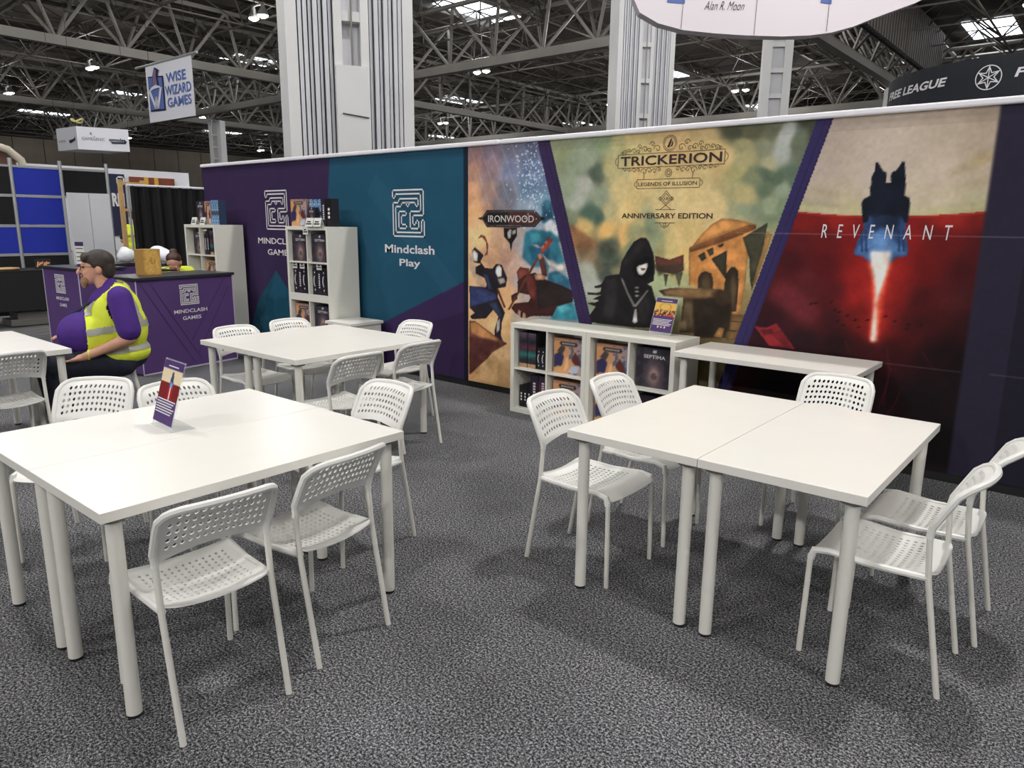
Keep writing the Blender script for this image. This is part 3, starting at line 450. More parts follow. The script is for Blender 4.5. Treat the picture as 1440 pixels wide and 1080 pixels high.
CP_TRICK=[(-3.825,2.182,125,132,98),(-3.674,2.06,122,132,108),(-3.533,2.111,132,142,120),(-3.367,2.269,118,135,100),(-3.232,2.233,160,155,105),(-3.137,2.281,185,165,108),(-3.705,1.888,128,140,115),(-3.547,1.925,150,152,140),(-3.458,1.996,72,85,72),(-3.613,1.771,150,155,142),(-3.495,1.683,72,95,80),(-3.423,1.655,66,88,76),(-3.66,1.654,110,120,95),(-3.415,1.797,128,138,115),(-3.302,2.018,170,160,112),(-3.247,1.851,188,168,115),(-3.139,1.683,198,172,112),(-3.341,1.683,165,155,110),(-3.562,1.578,190,158,98),(-3.335,1.558,212,165,95),(-3.129,1.487,210,160,90),(-2.969,1.546,180,160,105),(-2.876,1.574,120,130,100),(-2.838,1.466,130,140,110),(-3.093,1.432,110,120,90),(-2.759,1.683,195,172,118),(-2.59,1.813,196,172,118),(-3.024,1.955,195,168,112),(-2.672,2.175,188,158,105),(-2.448,2.212,180,155,104),(-2.329,2.083,190,162,110),(-2.409,1.683,194,170,118),(-2.629,1.524,192,166,108),(-2.449,1.449,198,165,98),(-2.559,1.366,198,165,100),(-2.713,1.442,185,165,105),(-2.238,2.271,66,70,52),(-2.133,2.25,80,80,58),(-2.178,2.172,135,130,92),(-2.008,2.255,88,90,68),(-1.793,2.276,52,58,42),(-1.72,2.235,58,62,48),(-2.048,2.14,120,122,100),(-1.905,2.202,152,155,150),(-1.921,2.11,150,155,148),(-1.805,2.15,92,100,80),(-2.17,2.075,150,142,100),(-2.014,2.044,150,145,112),(-2.214,1.98,150,142,95),(-2.033,1.973,72,88,70),(-1.931,1.946,74,90,72),(-1.835,1.966,80,95,78),(-2.106,1.927,108,115,85),(-2.024,1.867,90,105,82),(-1.899,1.864,130,140,118),(-2.148,1.806,165,152,105),(-1.964,1.755,135,145,115),(-1.862,1.73,112,128,100),(-2.165,1.697,122,130,102),(-2.06,1.697,112,122,98),(-2.186,1.632,150,145,105),(-1.953,1.634,110,122,92),(-1.97,1.535,140,138,95),(-2.232,1.531,185,155,95),(-3.469,1.393,128,108,80),(-3.359,1.308,95,92,75),(-3.26,1.427,70,80,68),(-3.497,1.214,150,152,138),(-3.421,1.099,150,155,145),(-3.319,1.193,72,80,72),(-3.185,1.275,125,120,90),(-3.561,0.969,130,135,118),(-3.312,1.046,140,145,132),(-3.447,0.856,118,128,108),(-2.818,1.135,150,160,120),(-2.776,0.969,120,135,100),(-2.671,1.253,165,150,95),(-2.603,1.148,150,150,105),(-2.507,1.045,150,145,100),(-2.721,1.085,155,165,125),(-2.358,1.002,120,100,60),(-2.347,0.841,95,80,50),(-2.581,0.818,90,75,48),(-2.768,0.828,85,80,58)]
CP_REVTOP=[(-1.565,2.268,168,152,138),(-1.268,2.267,172,156,140),(-0.92,2.28,170,152,135),(-0.723,2.283,160,142,122),(-1.642,2.14,160,145,132),(-1.251,2.117,182,166,152),(-0.71,2.046,165,148,128),(-1.67,1.96,168,152,140),(-1.311,1.904,182,166,154),(-0.953,1.935,186,168,150),(-0.689,1.885,176,158,138),(-1.703,1.823,172,158,140),(-1.254,1.77,184,170,152),(-0.93,1.745,188,172,150),(-0.689,1.743,170,165,135),(-1.739,1.706,165,155,120),(-1.416,1.682,178,165,128),(-0.924,1.69,178,168,130),(-0.702,1.706,160,150,112)]
CP_REVRED=[(-1.731,1.625,118,22,20),(-1.499,1.627,140,26,22),(-0.878,1.631,150,30,24),(-0.693,1.632,110,22,20),(-1.767,1.491,82,18,22),(-1.577,1.495,92,16,18),(-1.394,1.476,120,18,18),(-1.098,1.484,128,20,20),(-0.899,1.489,95,16,18),(-0.693,1.495,72,14,18),(-1.802,1.344,62,14,20),(-1.561,1.33,78,12,16),(-1.375,1.291,130,20,18),(-1.098,1.306,142,22,20),(-0.959,1.335,100,16,16),(-0.73,1.346,62,12,16),(-1.836,1.169,75,18,22),(-1.691,1.202,88,24,28),(-1.498,1.166,72,14,18),(-1.341,1.176,120,18,16),(-1.106,1.192,125,20,18),(-0.939,1.158,78,16,18),(-0.708,1.175,58,16,18),(-1.87,0.989,48,14,20),(-1.675,1.031,72,20,24),(-1.481,0.998,55,14,18),(-1.299,0.99,92,14,14),(-1.124,0.983,95,16,16),(-0.923,1.025,62,14,16),(-0.687,1.002,42,12,16),(-1.908,0.832,32,14,22),(-1.653,0.808,30,12,18),(-1.416,0.809,38,10,16),(-1.256,0.803,52,10,14),(-1.064,0.826,52,10,14),(-0.817,0.809,28,9,14),(-0.691,0.735,20,9,14),(-1.122,0.58,26,10,14),(-1.048,0.301,22,8,12),(-0.864,0.525,16,9,13),(-0.712,0.27,14,9,13),(-1.764,0.379,8,6,8),(-1.398,0.639,12,7,10),(-1.266,0.26,10,7,9)]
# ------------------------------------------------------------------ printed fabric painter
def fbm(nz,nx,cells,octv=4,seed=0):
    r=np.random.default_rng(seed); out=np.zeros((nz,nx)); amp=1; tot=0
    for o in range(octv):
        cz=max(2,int(cells*2**o*nz/nx)+2); cx=int(cells*2**o)+2
        g=r.random((cz+1,cx+1))
        zz=np.linspace(0,cz-1e-6,nz); xx=np.linspace(0,cx-1e-6,nx); zi=zz.astype(int); xi=xx.astype(int); fz=(zz-zi)[:,None]; fx=(xx-xi)[None]
        fz=fz*fz*(3-2*fz); fx=fx*fx*(3-2*fx)
        v=g[zi][:,xi]*(1-fz)*(1-fx)+g[zi+1][:,xi]*fz*(1-fx)+g[zi][:,xi+1]*(1-fz)*fx+g[zi+1][:,xi+1]*fz*fx
        out+=amp*v; tot+=amp; amp*=.55
    return out/tot
class Paint:
    def __init__(s,x0,x1,z0,z1,step):
        s.nx=int((x1-x0)/step)+1; s.nz=int((z1-z0)/step)+1
        s.x=np.linspace(x0,x1,s.nx); s.z=np.linspace(z0,z1,s.nz); s.X,s.Z=np.meshgrid(s.x,s.z)
        s.c=np.zeros((s.nz,s.nx,3)); s.step=(x1-x0)/(s.nx-1)
    def blend(s,mask,col): s.c+= mask[...,None]*(np.asarray(col,float)-s.c)
    def idw(s,cps,p=1.6,warp=0.,seed=1):
        num=np.zeros_like(s.c); den=np.zeros(s.X.shape)
        X=s.X; Z=s.Z
        if warp:
            X=X+(fbm(s.nz,s.nx,14,4,seed)-.5)*warp; Z=Z+(fbm(s.nz,s.nx,14,4,seed+9)-.5)*warp
        for x,z,r,g,b in cps:
            w=1/((X-x)**2+(Z-z)**2+.0006)**p
            num+=w[...,None]*np.array((r,g,b)); den+=w
        return num/den[...,None]
    def mask(s,pts):
        xs=[p[0] for p in pts]; zs=[p[1] for p in pts]
        i0=max(0,np.searchsorted(s.x,min(xs))-1); i1=min(s.nx,np.searchsorted(s.x,max(xs))+2)
        j0=max(0,np.searchsorted(s.z,min(zs))-1); j1=min(s.nz,np.searchsorted(s.z,max(zs))+2)
        m=np.zeros(s.X.shape)
        if i1<=i0 or j1<=j0: return m
        acc=0
        for ox,oz in((-.25,-.25),(.25,-.25),(-.25,.25),(.25,.25)):
            X=s.X[j0:j1,i0:i1]+ox*s.step; Z=s.Z[j0:j1,i0:i1]+oz*s.step; ins=np.zeros(X.shape,bool); n=len(pts)
            for k in range(n):
                ax,az=pts[k]; bx,bz=pts[(k+1)%n]
                if az==bz: continue
                ins^=((az>Z)!=(bz>Z))&(X<(bx-ax)*(Z-az)/(bz-az)+ax)
            acc=acc+ins
        m[j0:j1,i0:i1]=acc/4
        return m
    def blur(s,m,r):
        r=int(max(1,r))
        for ax in(0,1):
            for _ in range(2):
                p=np.pad(m,[(r+1,r) if a==ax else (0,0) for a in(0,1)],mode='edge'); cs=np.cumsum(p,axis=ax)
                n=m.shape[ax]; m=(np.take(cs,range(2*r+1,2*r+1+n),axis=ax)-np.take(cs,range(0,n),axis=ax))/(2*r+1)
        return m
    def polys(s,L,clip=None,ink=.38):
        for col,soft,a,pts in L:
            m=s.mask(pts)
            if soft: m=s.blur(m,soft*.007/s.step*1.3)
            edge=0
            if not soft and ink: edge=np.clip((1-s.blur(m,2))*m*1.7,0,1)*ink
            m=m*a
            if clip is not None: m=m*clip
            if not hasattr(s,'br'): s.br=(fbm(s.nz,s.nx,70,4,55)-.5)
            s.blend(m,np.asarray(col,float)*(1+s.br*.6)[...,None])
            if not soft and ink: s.blend(edge*(clip if clip is not None else 1),(26,20,22))
    def mesh(s,name,y,m,gain=1.):
        v=np.stack([s.X,np.full(s.X.shape,y),s.Z],-1).reshape(-1,3)
        i=np.arange(s.nz*s.nx).reshape(s.nz,s.nx)
        q=np.stack([i[:-1,:-1],i[:-1,1:],i[1:,1:],i[1:,:-1]],-1).reshape(-1,4)
        me=bpy.data.meshes.new(name); me.vertices.add(len(v)); me.vertices.foreach_set('co',v.ravel())
        me.loops.add(q.size); me.loops.foreach_set('vertex_index',q.ravel().astype(np.int32))
        me.polygons.add(len(q)); me.polygons.foreach_set('loop_start',np.arange(0,q.size,4,dtype=np.int32))
        me.update(calc_edges=True); me.validate()
        c=np.clip(s.c,0,255)/255; c=np.where(c<=.04045,c/12.92,((c+.055)/1.055)**2.4)*gain
        c=np.clip(c,0,.88); ca=me.color_attributes.new('print','FLOAT_COLOR','POINT')
        ca.data.foreach_set('color',np.concatenate([c.reshape(-1,3),np.ones((len(v),1))],1).ravel())
        me.materials.append(m); return me
WY=5.197; GAIN=1.36
M['fabric']=attr_mat('printed stretch fabric')
wall=tag(MB().box(-9.8,1.3,WY+.03,WY+.13,0,2.29).build('wall_back',M['black']),kind='structure')
MB().box(-9.8,1.3,WY+.005,WY+.03,0,.06).build('plinth',M['black'],wall)
def rail(x0,x1):
    b=MB(); b.box(x0,x1,WY-.025,WY+.12,2.288,2.33); o=b.build('top_rail',M['rail_white'],wall,bevel=.012); return o
rail(-9.82,-4.475); rail(-4.455,1.3)
onwall=lambda d:(lambda a,b:(a,WY-d,b))
# --- left fabric: purple and teal brand panels
P=Paint(-9.8,-4.872,.06,2.288,.013)
P.c[:]=(47,33,66)
P.blend(P.mask([(-6.96,2.4),(-4.8,2.4),(-4.8,0),(-7.6,0),(-7.25,.45)]),(26,70,92))
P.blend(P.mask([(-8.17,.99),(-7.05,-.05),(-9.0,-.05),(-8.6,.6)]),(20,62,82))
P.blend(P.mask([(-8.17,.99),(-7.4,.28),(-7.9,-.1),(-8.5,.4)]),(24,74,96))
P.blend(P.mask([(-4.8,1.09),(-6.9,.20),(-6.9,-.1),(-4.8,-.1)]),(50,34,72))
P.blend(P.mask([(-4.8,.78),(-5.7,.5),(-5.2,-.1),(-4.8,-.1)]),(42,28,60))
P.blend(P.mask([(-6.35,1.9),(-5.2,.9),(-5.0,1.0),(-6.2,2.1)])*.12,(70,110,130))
P.c*=(.95+.1*fbm(P.nz,P.nx,20,3,3))[...,None]
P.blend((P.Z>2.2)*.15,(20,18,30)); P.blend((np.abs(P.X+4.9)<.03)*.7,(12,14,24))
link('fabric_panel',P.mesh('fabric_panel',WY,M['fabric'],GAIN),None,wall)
# --- right fabric: three game posters and a navy end
P=Paint(-4.87,1.3,.06,2.288,.0075)
d1=-4.052+(2.283-P.Z)*.322; d2=-1.702-(2.301-P.Z)*.2918; hz=1.664+.03*((P.X+1.22)/.55)**2
n1=fbm(P.nz,P.nx,60,4,5); n2=fbm(P.nz,P.nx,25,4,6)
c=P.idw(CP_IRON,2.2,.10,11)+((n1-.5)*46)[...,None]; clip=(P.X<d1+.02).astype(float); P.blend(clip,0*P.c+c)
tmp=np.abs(((P.X+.45*P.Z)*8)%1-.5); P.blend(clip*(P.Z>1.75)*(tmp<.06)*.16,(200,190,190))
P.polys(ART['ironwood'],clip)
r=np.random.default_rng(4)
for _ in range(230):
    x=-4.12+r.normal()*.11+.02; z=1.98+r.normal()*.17; q=r.random()*.006+.003
    P.blend(((P.X-x)**2+(P.Z-z)**2<q*q)*clip*.75,(190,210,225))
clip=((P.X>d1)&(P.X<d2+.02)).astype(float)
c=P.idw(CP_TRICK,2.3,.14,21)*1.06+((n1-.5)*26)[...,None]; P.blend(clip,c); P.polys(ART['trickerion'],clip)
clip=((P.X>d2)&(P.X<-.66)).astype(float)
c=P.idw(CP_REVTOP,1.6,.08,31)+((n1-.5)*10)[...,None]; top=clip*(P.Z>hz); P.blend(top,c); P.polys(ART['revtop'],top)
red=clip*(P.Z<=hz); c=P.idw(CP_REVRED,1.6,.12,41)*(1+(n2-.5)*.9*np.clip((1.5-P.Z)*1.4,.15,1))[...,None]; P.blend(red,c)
P.blend(clip*np.clip(1-np.abs(P.Z-hz+.006)/.010,0,1)*.8,(175,48,32)); P.blend(clip*np.clip(1-np.abs(P.Z-hz-.03)/.03,0,1)*.35,(190,190,140))
P.polys(ART['revred'],red,0); P.polys(ART['rocket'],clip,0)
for l,wd_,cc in((d1,.137,(48,34,72)),(d2,.105,(44,37,82))):
    m=((P.X>l)&(P.X<l+wd_)).astype(float); P.blend(m,cc); m=((P.X>l+wd_*.52)&(P.X<l+wd_*.6)).astype(float); P.blend(m*.6,(34,24,58))
    m=((P.X>l+wd_*.85)&(P.X<l+wd_)).astype(float); P.blend(m*.35,(34,24,58))
m=np.clip((P.X+.69)/.02,0,1); nv=np.array((36,32,50))*(1-.25*((P.X>-.45)&(P.X<.1)))[...,None]; P.blend(m,nv)
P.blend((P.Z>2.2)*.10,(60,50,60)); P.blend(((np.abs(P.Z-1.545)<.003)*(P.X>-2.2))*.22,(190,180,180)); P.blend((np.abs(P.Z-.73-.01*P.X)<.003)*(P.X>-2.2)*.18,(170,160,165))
P.c*=(1+(fbm(P.nz,P.nx,260,2,77)-.5)*.10)[...,None]; P.c=P.c*.9+.1*P.c.mean(-1,keepdims=True)
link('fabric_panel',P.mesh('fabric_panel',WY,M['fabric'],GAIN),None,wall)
del P
# --- lettering on the fabric
pw=onwall(.003)
lines('emblem',emblem_paths(-5.945,-5.468,1.45,1.918),.016,M['print_white'],pw,wall)
text('lettering','Mindclash',M['print_white'],-6.08,-5.33,1.279,1.366,pw,wall,bold=.02)
text('lettering','Play',M['print_white'],-5.855,-5.537,1.125,1.222,pw,wall,bold=.02)
lines('emblem',emblem_paths(-8.318,-7.84,1.492,1.956),.016,M['print_white'],pw,wall)
text('lettering','MINDCLASH',M['print_white'],-8.525,-7.62,1.314,1.388,pw,wall,bold=.015)
text('lettering','GAMES',M['print_white'],-8.325,-7.81,1.178,1.25,pw,wall,bold=.015)
text('lettering','IRONWOOD',mat('pale metal print',(206,200,194),.7),-4.614,-4.073,1.604,1.666,pw,wall,bold=.01)
text('lettering','TRICKERION',M['print_dark'],-3.205,-2.352,2.047,2.119,pw,wall,bold=.018)
text('lettering','LEGENDS OF ILLUSION',M['print_dark'],-3.035,-2.537,1.89,1.918,pw,wall,bold=.008)
text('lettering','ANNIVERSARY EDITION',M['print_dark'],-3.174,-2.395,1.644,1.684,pw,wall,bold=.016)
text('lettering','10',M['print_dark'],-2.803,-2.766,1.783,1.803,pw,wall,bold=.01)
text('lettering','REVENANT',M['print_white'],-1.605,-.842,1.521,1.611,pw,wall,bold=.0,shear=.006,letterspace=3)
P_=[]
P_.append([(-3.228,2.134),(-2.332,2.134),(-2.332,2.032),(-3.228,2.032),'c'])
P_.append([(-3.047,1.94),(-2.515,1.94),(-2.515,1.872),(-3.047,1.872),'c'])
for x in(-2.99,-2.575): P_.append([(x,1.94),(x,1.985)])
def circ(x,z,r,n=16,a0=0,a1=2*PI): return [(x+r*math.cos(a0+(a1-a0)*i/n),z+r*math.sin(a0+(a1-a0)*i/n)) for i in range(n+1)]
P_+= [circ(-2.777,2.2,.058),circ(-2.777,2.2,.046),circ(-2.777,1.985,.028),circ(-2.777,1.985,.014)]
def spiral(x,z,r,s,t=1.6): return [(x+s*r*(1-i/18)*math.cos(i/18*2*PI*t),z+r*(1-i/18)*math.sin(i/18*2*PI*t)) for i in range(17)]
for s in(-1,1):
    for dx,dz,r in((.10,2.165,.028),(.145,2.20,.022),(.17,2.155,.02),(.21,2.165,.024),(.255,2.185,.018),(.265,2.15,.016),(.305,2.155,.022),(.35,2.16,.016),(.385,2.15,.018),(.41,2.145,.012),
                   (.08,2.01,.018),(.12,2.0,.020),(.165,2.005,.022),(.21,1.998,.026),(.26,2.012,.016),(.30,2.01,.02),(.345,2.015,.016),(.385,2.018,.016)):
        P_.append(spiral(-2.78+s*dx,dz,r*1.15,s,1.25))
    P_.append([(-2.78+s*.447,2.12),(-2.78+s*.47,2.1),(-2.78+s*.475,2.083),(-2.78+s*.47,2.066),(-2.78+s*.447,2.046)])
    P_.append([(-2.78+s*.267,1.93),(-2.78+s*.285,1.918),(-2.78+s*.29,1.906),(-2.78+s*.285,1.894),(-2.78+s*.267,1.882)])
    P_.append(circ(-2.785+s*.05,1.793,.012,8)); P_.append([(-2.785,1.745),(-2.785+s*.02,1.73),(-2.785+s*.045,1.712)])
    P_.append([(-2.787,1.573),(-2.787+s*.025,1.585),(-2.787+s*.045,1.611)])
P_+=[[(-2.785,1.852),(-2.732,1.793),(-2.785,1.74),(-2.838,1.793),'c'],[(-2.785,1.832),(-2.75,1.793),(-2.785,1.755),(-2.82,1.793),'c'],[(-2.872,1.711),(-2.70,1.711)],[(-2.872,1.611),(-2.702,1.611)],circ(-2.787,1.598,.012,8)]
lines('ornament_print',P_,.0036,M['print_dark'],pw,wall)
b=MB(); b.poly([pw(x,z) for x,z in((-2.80,2.175),(-2.785,2.205),(-2.77,2.235),(-2.762,2.228),(-2.768,2.2),(-2.782,2.168))]); b.poly([pw(x,z) for x,z in((-2.775,2.172),(-2.762,2.195),(-2.756,2.222),(-2.75,2.2),(-2.755,2.18))]); b.build('medallion_print',M['print_dark'],wall,fix=False)
# ------------------------------------------------------------------ floor and hall shell
fl=tag(MB().box(-125,45,-25,112,-.25,-.012).build('floor',M['concrete']),kind='structure')
cp=tag(MB().box(-9.9,4.5,-3.5,WY+.6,-.012,0).build('carpet',M['carpet']),'speckled dark grey carpet covering the stand floor','carpet',kind='structure')
ceil=tag(MB().box(-125,45,-25,112,15.9,16.1).build('ceiling',M['roof']),kind='structure')
wl=tag(MB().box(-125,-124.7,-25,112,0,16).build('wall_left',M['hallwall_dark']),kind='structure')
wf=tag(MB().box(-125,45,111.7,112,0,16).build('wall_far',M['hallwall_dark']),kind='structure')
wr=tag(MB().box(44.7,45,-25,112,0,16).build('wall_right',M['hallwall_dark']),kind='structure')
wb=tag(MB().box(-125,45,-25,-24.7,0,16).build('wall_behind',M['hallwall_dark']),kind='structure')
# brown cladding bays low on the left wall
pm=MB().box(0,.15,0,3.9,0,13.0).mesh('cladding_panel',M['hallwall'])
for i in range(25): link('cladding_panel',pm,None,wl,(-124.7,10+i*4,0))
# roof: purlins, skylights, lattice, main trusses
pm=MB().box(-.12,.12,-25,112,15.5,15.9).mesh('purlin',M['steel_d'])
for i in range(34): link('purlin',pm,None,ceil,(-123+i*5,0,0))
pm=MB().box(-1.6,1.6,-3.0,3.0,15.82,15.88).mesh('skylight',M['skylight'])
for i in range(6):
    for j in range(5): link('skylight',pm,None,ceil,(-117.8+i*27,-12+j*26,0))
b=MB(); cx=5.0
XS=[-122.8+cx*i for i in range(29)]; YS=[6+cx*j for j in range(21)]
for x in XS:
    for y in YS:
        zb,zt=13.1,15.3; r=.06
        nb=Vector((x,y,zb))
        if x+cx<=XS[-1]: b.tube([nb,(x+cx,y,zb)],r,4,False)
        if y+cx<=YS[-1]: b.tube([nb,(x,y+cx,zb)],r,4,False)
        for sx in(-1,1):
            for sy in(-1,1): b.tube([nb,(x+sx*cx/2,y+sy*cx/2,zt)],r*.8,4,False)
        b.tube([(x-cx/2,y-cx/2,zt),(x+cx/2,y-cx/2,zt)],r*.8,4,False); b.tube([(x-cx/2,y-cx/2,zt),(x-cx/2,y+cx/2,zt)],r*.8,4,False)
o=b.build('roof_lattice',M['steel_d'],ceil,fix=False); o['kind']='stuff'
BAY=3.75; ZB=11.3; ZT_=14.4; HW=1.7
_br={}
def brace_mesh(ax,s,f):
    k=(ax,s,f)
    if k not in _br:
        p=(f*BAY/2,s*HW,ZT_-ZB); p=p if ax=='x' else (p[1],p[0],p[2])
        _br[k]=MB().tube([(0,0,.1),p],.10,6,False).mesh('brace',M['steel'],fix=False)
    return _br[k]
def truss(ax,fixed,a0,n):
    pt=(lambda a,l,z:(a,fixed+l,z)) if ax=='x' else (lambda a,l,z:(fixed+l,a,z))
    root=MB().bar(pt(a0,0,ZB),pt(a0+n*BAY,0,ZB),.5,.5).build('roof_truss',M['steel'],ceil)
    for s in(-1,1): MB().tube([pt(a0,s*HW,ZT_),pt(a0+n*BAY,s*HW,ZT_)],.14,6).build('top_chord',M['steel'],root)
    for i in range(n+1):
        for s in(-1,1):
            for f in(-1,1):
                if (i==0 and f<0) or (i==n and f>0): continue
                link('brace',brace_mesh(ax,s,f),None,root,pt(a0+i*BAY,0,ZB))
for fx in(-13.9,-47.5,-72.8): truss('y',fx,6,24)
for fy in(36,66): truss('x',fy,-102.8,31)
# slender far columns under the truss crossings
def far_column(x,y,lab):
    t=thing('support_column',lab,'column',(x,y,0),.5)
    for sx in(-1,1): MB().box(sx*.45-.18,sx*.45+.18,-.45,.45,0,ZB-.25).build('clad_post',M['col_paint'],t)
    MB().box(-.28,.28,-.2,.3,0,ZB-.25).build('recess',M['col_rib'],t)
    for i in range(9): MB().box(-.28,.28,-.4,-.3,.8+i*1.1,1.0+i*1.1).build('rung',M['col_paint'],t)
far_column(-13.7,35.4,'slim grey support column with rungs behind the dark slatted bulkhead'); far_column(-13.9,58,'farthest slim grey column under the sloping beam beside the black round sign')
far_column(-69.6,38.7,'distant thin pale column under the roof beams beside the wizard hat banner')
t=thing('slatted_bulkhead','dark slatted bulkhead of vertical ribs above the sloping roof beam','bulkhead',(-13.9+1.9,36.2,ZB+.3))
MB().box(-.1,.1,0,24,0,2.9).build('backing',M['hallwall_dark'],t)
sm=MB().box(.1,.35,0,.28,0,2.9).mesh('slat',M['steel_d'])
for i in range(44): link('slat',sm,None,t,(0,.1+i*.54,0))
# high bay lamps, including the ones added only for extra light
def lamp_proto():
    t=thing('high_bay_lamp','pair of small bright high bay lamps under the hall roof','lamp',(0,0,LAMP_Z),0,'high bay lamps under the roof')
    for s in(-1,1):
        MB().tube([(s*.45,0,.55),(s*.45,0,.35),(s*.45,0,.12),(s*.45,0,.0)],[.1,.14,.27,.3],14).build('housing',M['lampbody'],t)
        MB().tube([(s*.45,0,-.005),(s*.45,0,-.05),(s*.45,0,-.12)],[.27,.25,.12],14).build('diffuser',M['lampglow'],t)
    MB().bar((-.6,0,.6),(.6,0,.6),.08,.08).bar((0,0,.6),(0,0,.75),.06,.06).build('bracket',M['lampbody'],t)
    MB().tube([(0,0,.74),(0,0,15.4-LAMP_Z)],.02,6).build('drop_rod',M['lampbody'],t)
    return t
lp=lamp_proto()
for i,(x,y) in enumerate(LAMPS):
    o=lp if i==0 else copy_tree(lp); o.location=(x,y,LAMP_Z)
    l=bpy.data.lights.new('lamp_light','POINT'); l.energy=LAMP_W*(LAMP_K[i] if i<NEAR else FAR_K); l.color=LAMP_COL; l.shadow_soft_size=.35
    lo=bpy.data.objects.new('lamp_light',l); COL.objects.link(lo); lo.location=(x,y,LAMP_Z-.5)
# big clad columns behind the stand
def column(x,y,w,ang,h,lab,low):
    t=thing('clad_column',lab,'column',(x,y,0),ang)   # local -y faces the stand
    MB().box(-w/2,w/2,-w/2+.12,w/2,0,h).build('core',M['col_paint'],t)
    for s in(-1,1): MB().box(s*w*.5-.07,s*w*.5+.07,-w/2-.02,w/2+.02,0,h).build('corner_plate',M['col_paint'],t)
    xs=[-.40,-.355,-.315,-.265,-.235,-.19,-.165]
    for s in(-1,1):
        MB().box(min(s*.14*w,s*.46*w),max(s*.14*w,s*.46*w),-w/2+.08,-w/2+.125,0,h).build('groove_back',M['col_groove'],t)
        for k in range(7):
            a=s*(.175+k*.042)*w; ww=(.012,.017,.011,.018,.012,.016,.015)[k]*w
            MB().box(a-ww,a+ww,-w/2-(.0,.05,.01,.06,.02,.05,.03)[k],-w/2+.1,0,h).build('rib',M['col_rib'],t)
    # central shaft: frame with pockets, flat cover lower down
    for s in(-1,1): MB().box(s*.115*w-.035*w,s*.115*w+.035*w,-w/2-.05,-w/2+.12,0,h).build('shaft_post',M['col_paint'],t)
    z=low
    while z<h:
        MB().box(-.085*w,.085*w,-w/2-.03,-w/2+.12,z,z+.12).build('shaft_rung',M['col_paint'],t); z+=.95
    MB().box(-.085*w,.085*w,-w/2+.1,-w/2+.13,0,h).build('shaft_back',M['col_rib'],t)
    MB().tube([(0,-w/2-.06,0),(0,-w/2-.06,h)],.012,6).build('cable',M['bracket'],t)
    return t
c1=column(-8.73,6.80,1.48,math.radians(60),11.5,'massive pale grey ribbed column rising behind the purple end of the stand wall',4.1)
MB().box(-.215,.215,-.83,-.75,0,3.56).build('cover_plate',M['col_paint'],c1)
for z in(2.95,): MB().bar((-.15,-.84,z+.02),(.19,-.84,z-.02),.01,.012).build('clip_rod',M['col_groove'],c1)
column(-11.73,19.88,1.48,math.radians(42),11.5,'pale grey ribbed column rising behind the middle of the stand wall',.8)
# ------------------------------------------------------------------ white tables
TH=.734; TT=.034
def table_proto():
    t=thing('table','x','table')
    MB().box(-.2985,.2985,-.6,.6,TH-TT,TH).build('table_top',M['white_lam'],t,bevel=.0015)
    leg=MB().tube([(0,0,.012),(0,0,TH-TT-.004)],.0245,20); lm=leg.mesh('leg',M['white_metal'])
    ft=MB().tube([(0,0,0),(0,0,.014)],.0225,16).mesh('foot',M['black_rubber']); bk=MB().tube([(0,0,TH-TT-.012),(0,0,TH-TT)],.045,16).mesh('bracket',M['bracket'])
    for sx in(-1,1):
        for sy in(-1,1):
            l=link('leg',lm,None,t,(sx*.2435,sy*.545,0)); autosmooth(l); link('foot',ft,None,l); link('bracket',bk,None,l)
    return t
tp=table_proto(); tables=[]
def put_table(x,y,label,rz=0,group='white tables in pairs'):
    o=tp if not tables else copy_tree(tp); tables.append(o); o.location=(x,y,0); o.rotation_euler=(0,0,rz); tag(o,label,'table',group); return o
put_table(-1.4285,3.059,'left half of the pair of white tables nearest the red rocket poster')
put_table(-.8285,3.059,'right half of the pair of white tables nearest the red rocket poster')
put_table(-2.5255,1.379,'nearer table of the front left white pair, two chairs along it')
put_table(-3.1255,1.379,'farther table of the front left white pair, on the side towards the seated man')
put_table(-4.2285,3.201,'nearer table of the white pair in the middle, in front of the teal wall')
put_table(-4.8285,3.201,'farther table of the white pair in the middle, on the side of the purple counter')
put_table(-5.6915,1.236,'nearer table of the white pair cut off by the left edge')
put_table(-6.2915,1.236,'farther table of the white pair at the left edge, in front of the seated man')
put_table(-1.727,4.87,'single white table standing against the wall under the red rocket poster',PI/2,None)
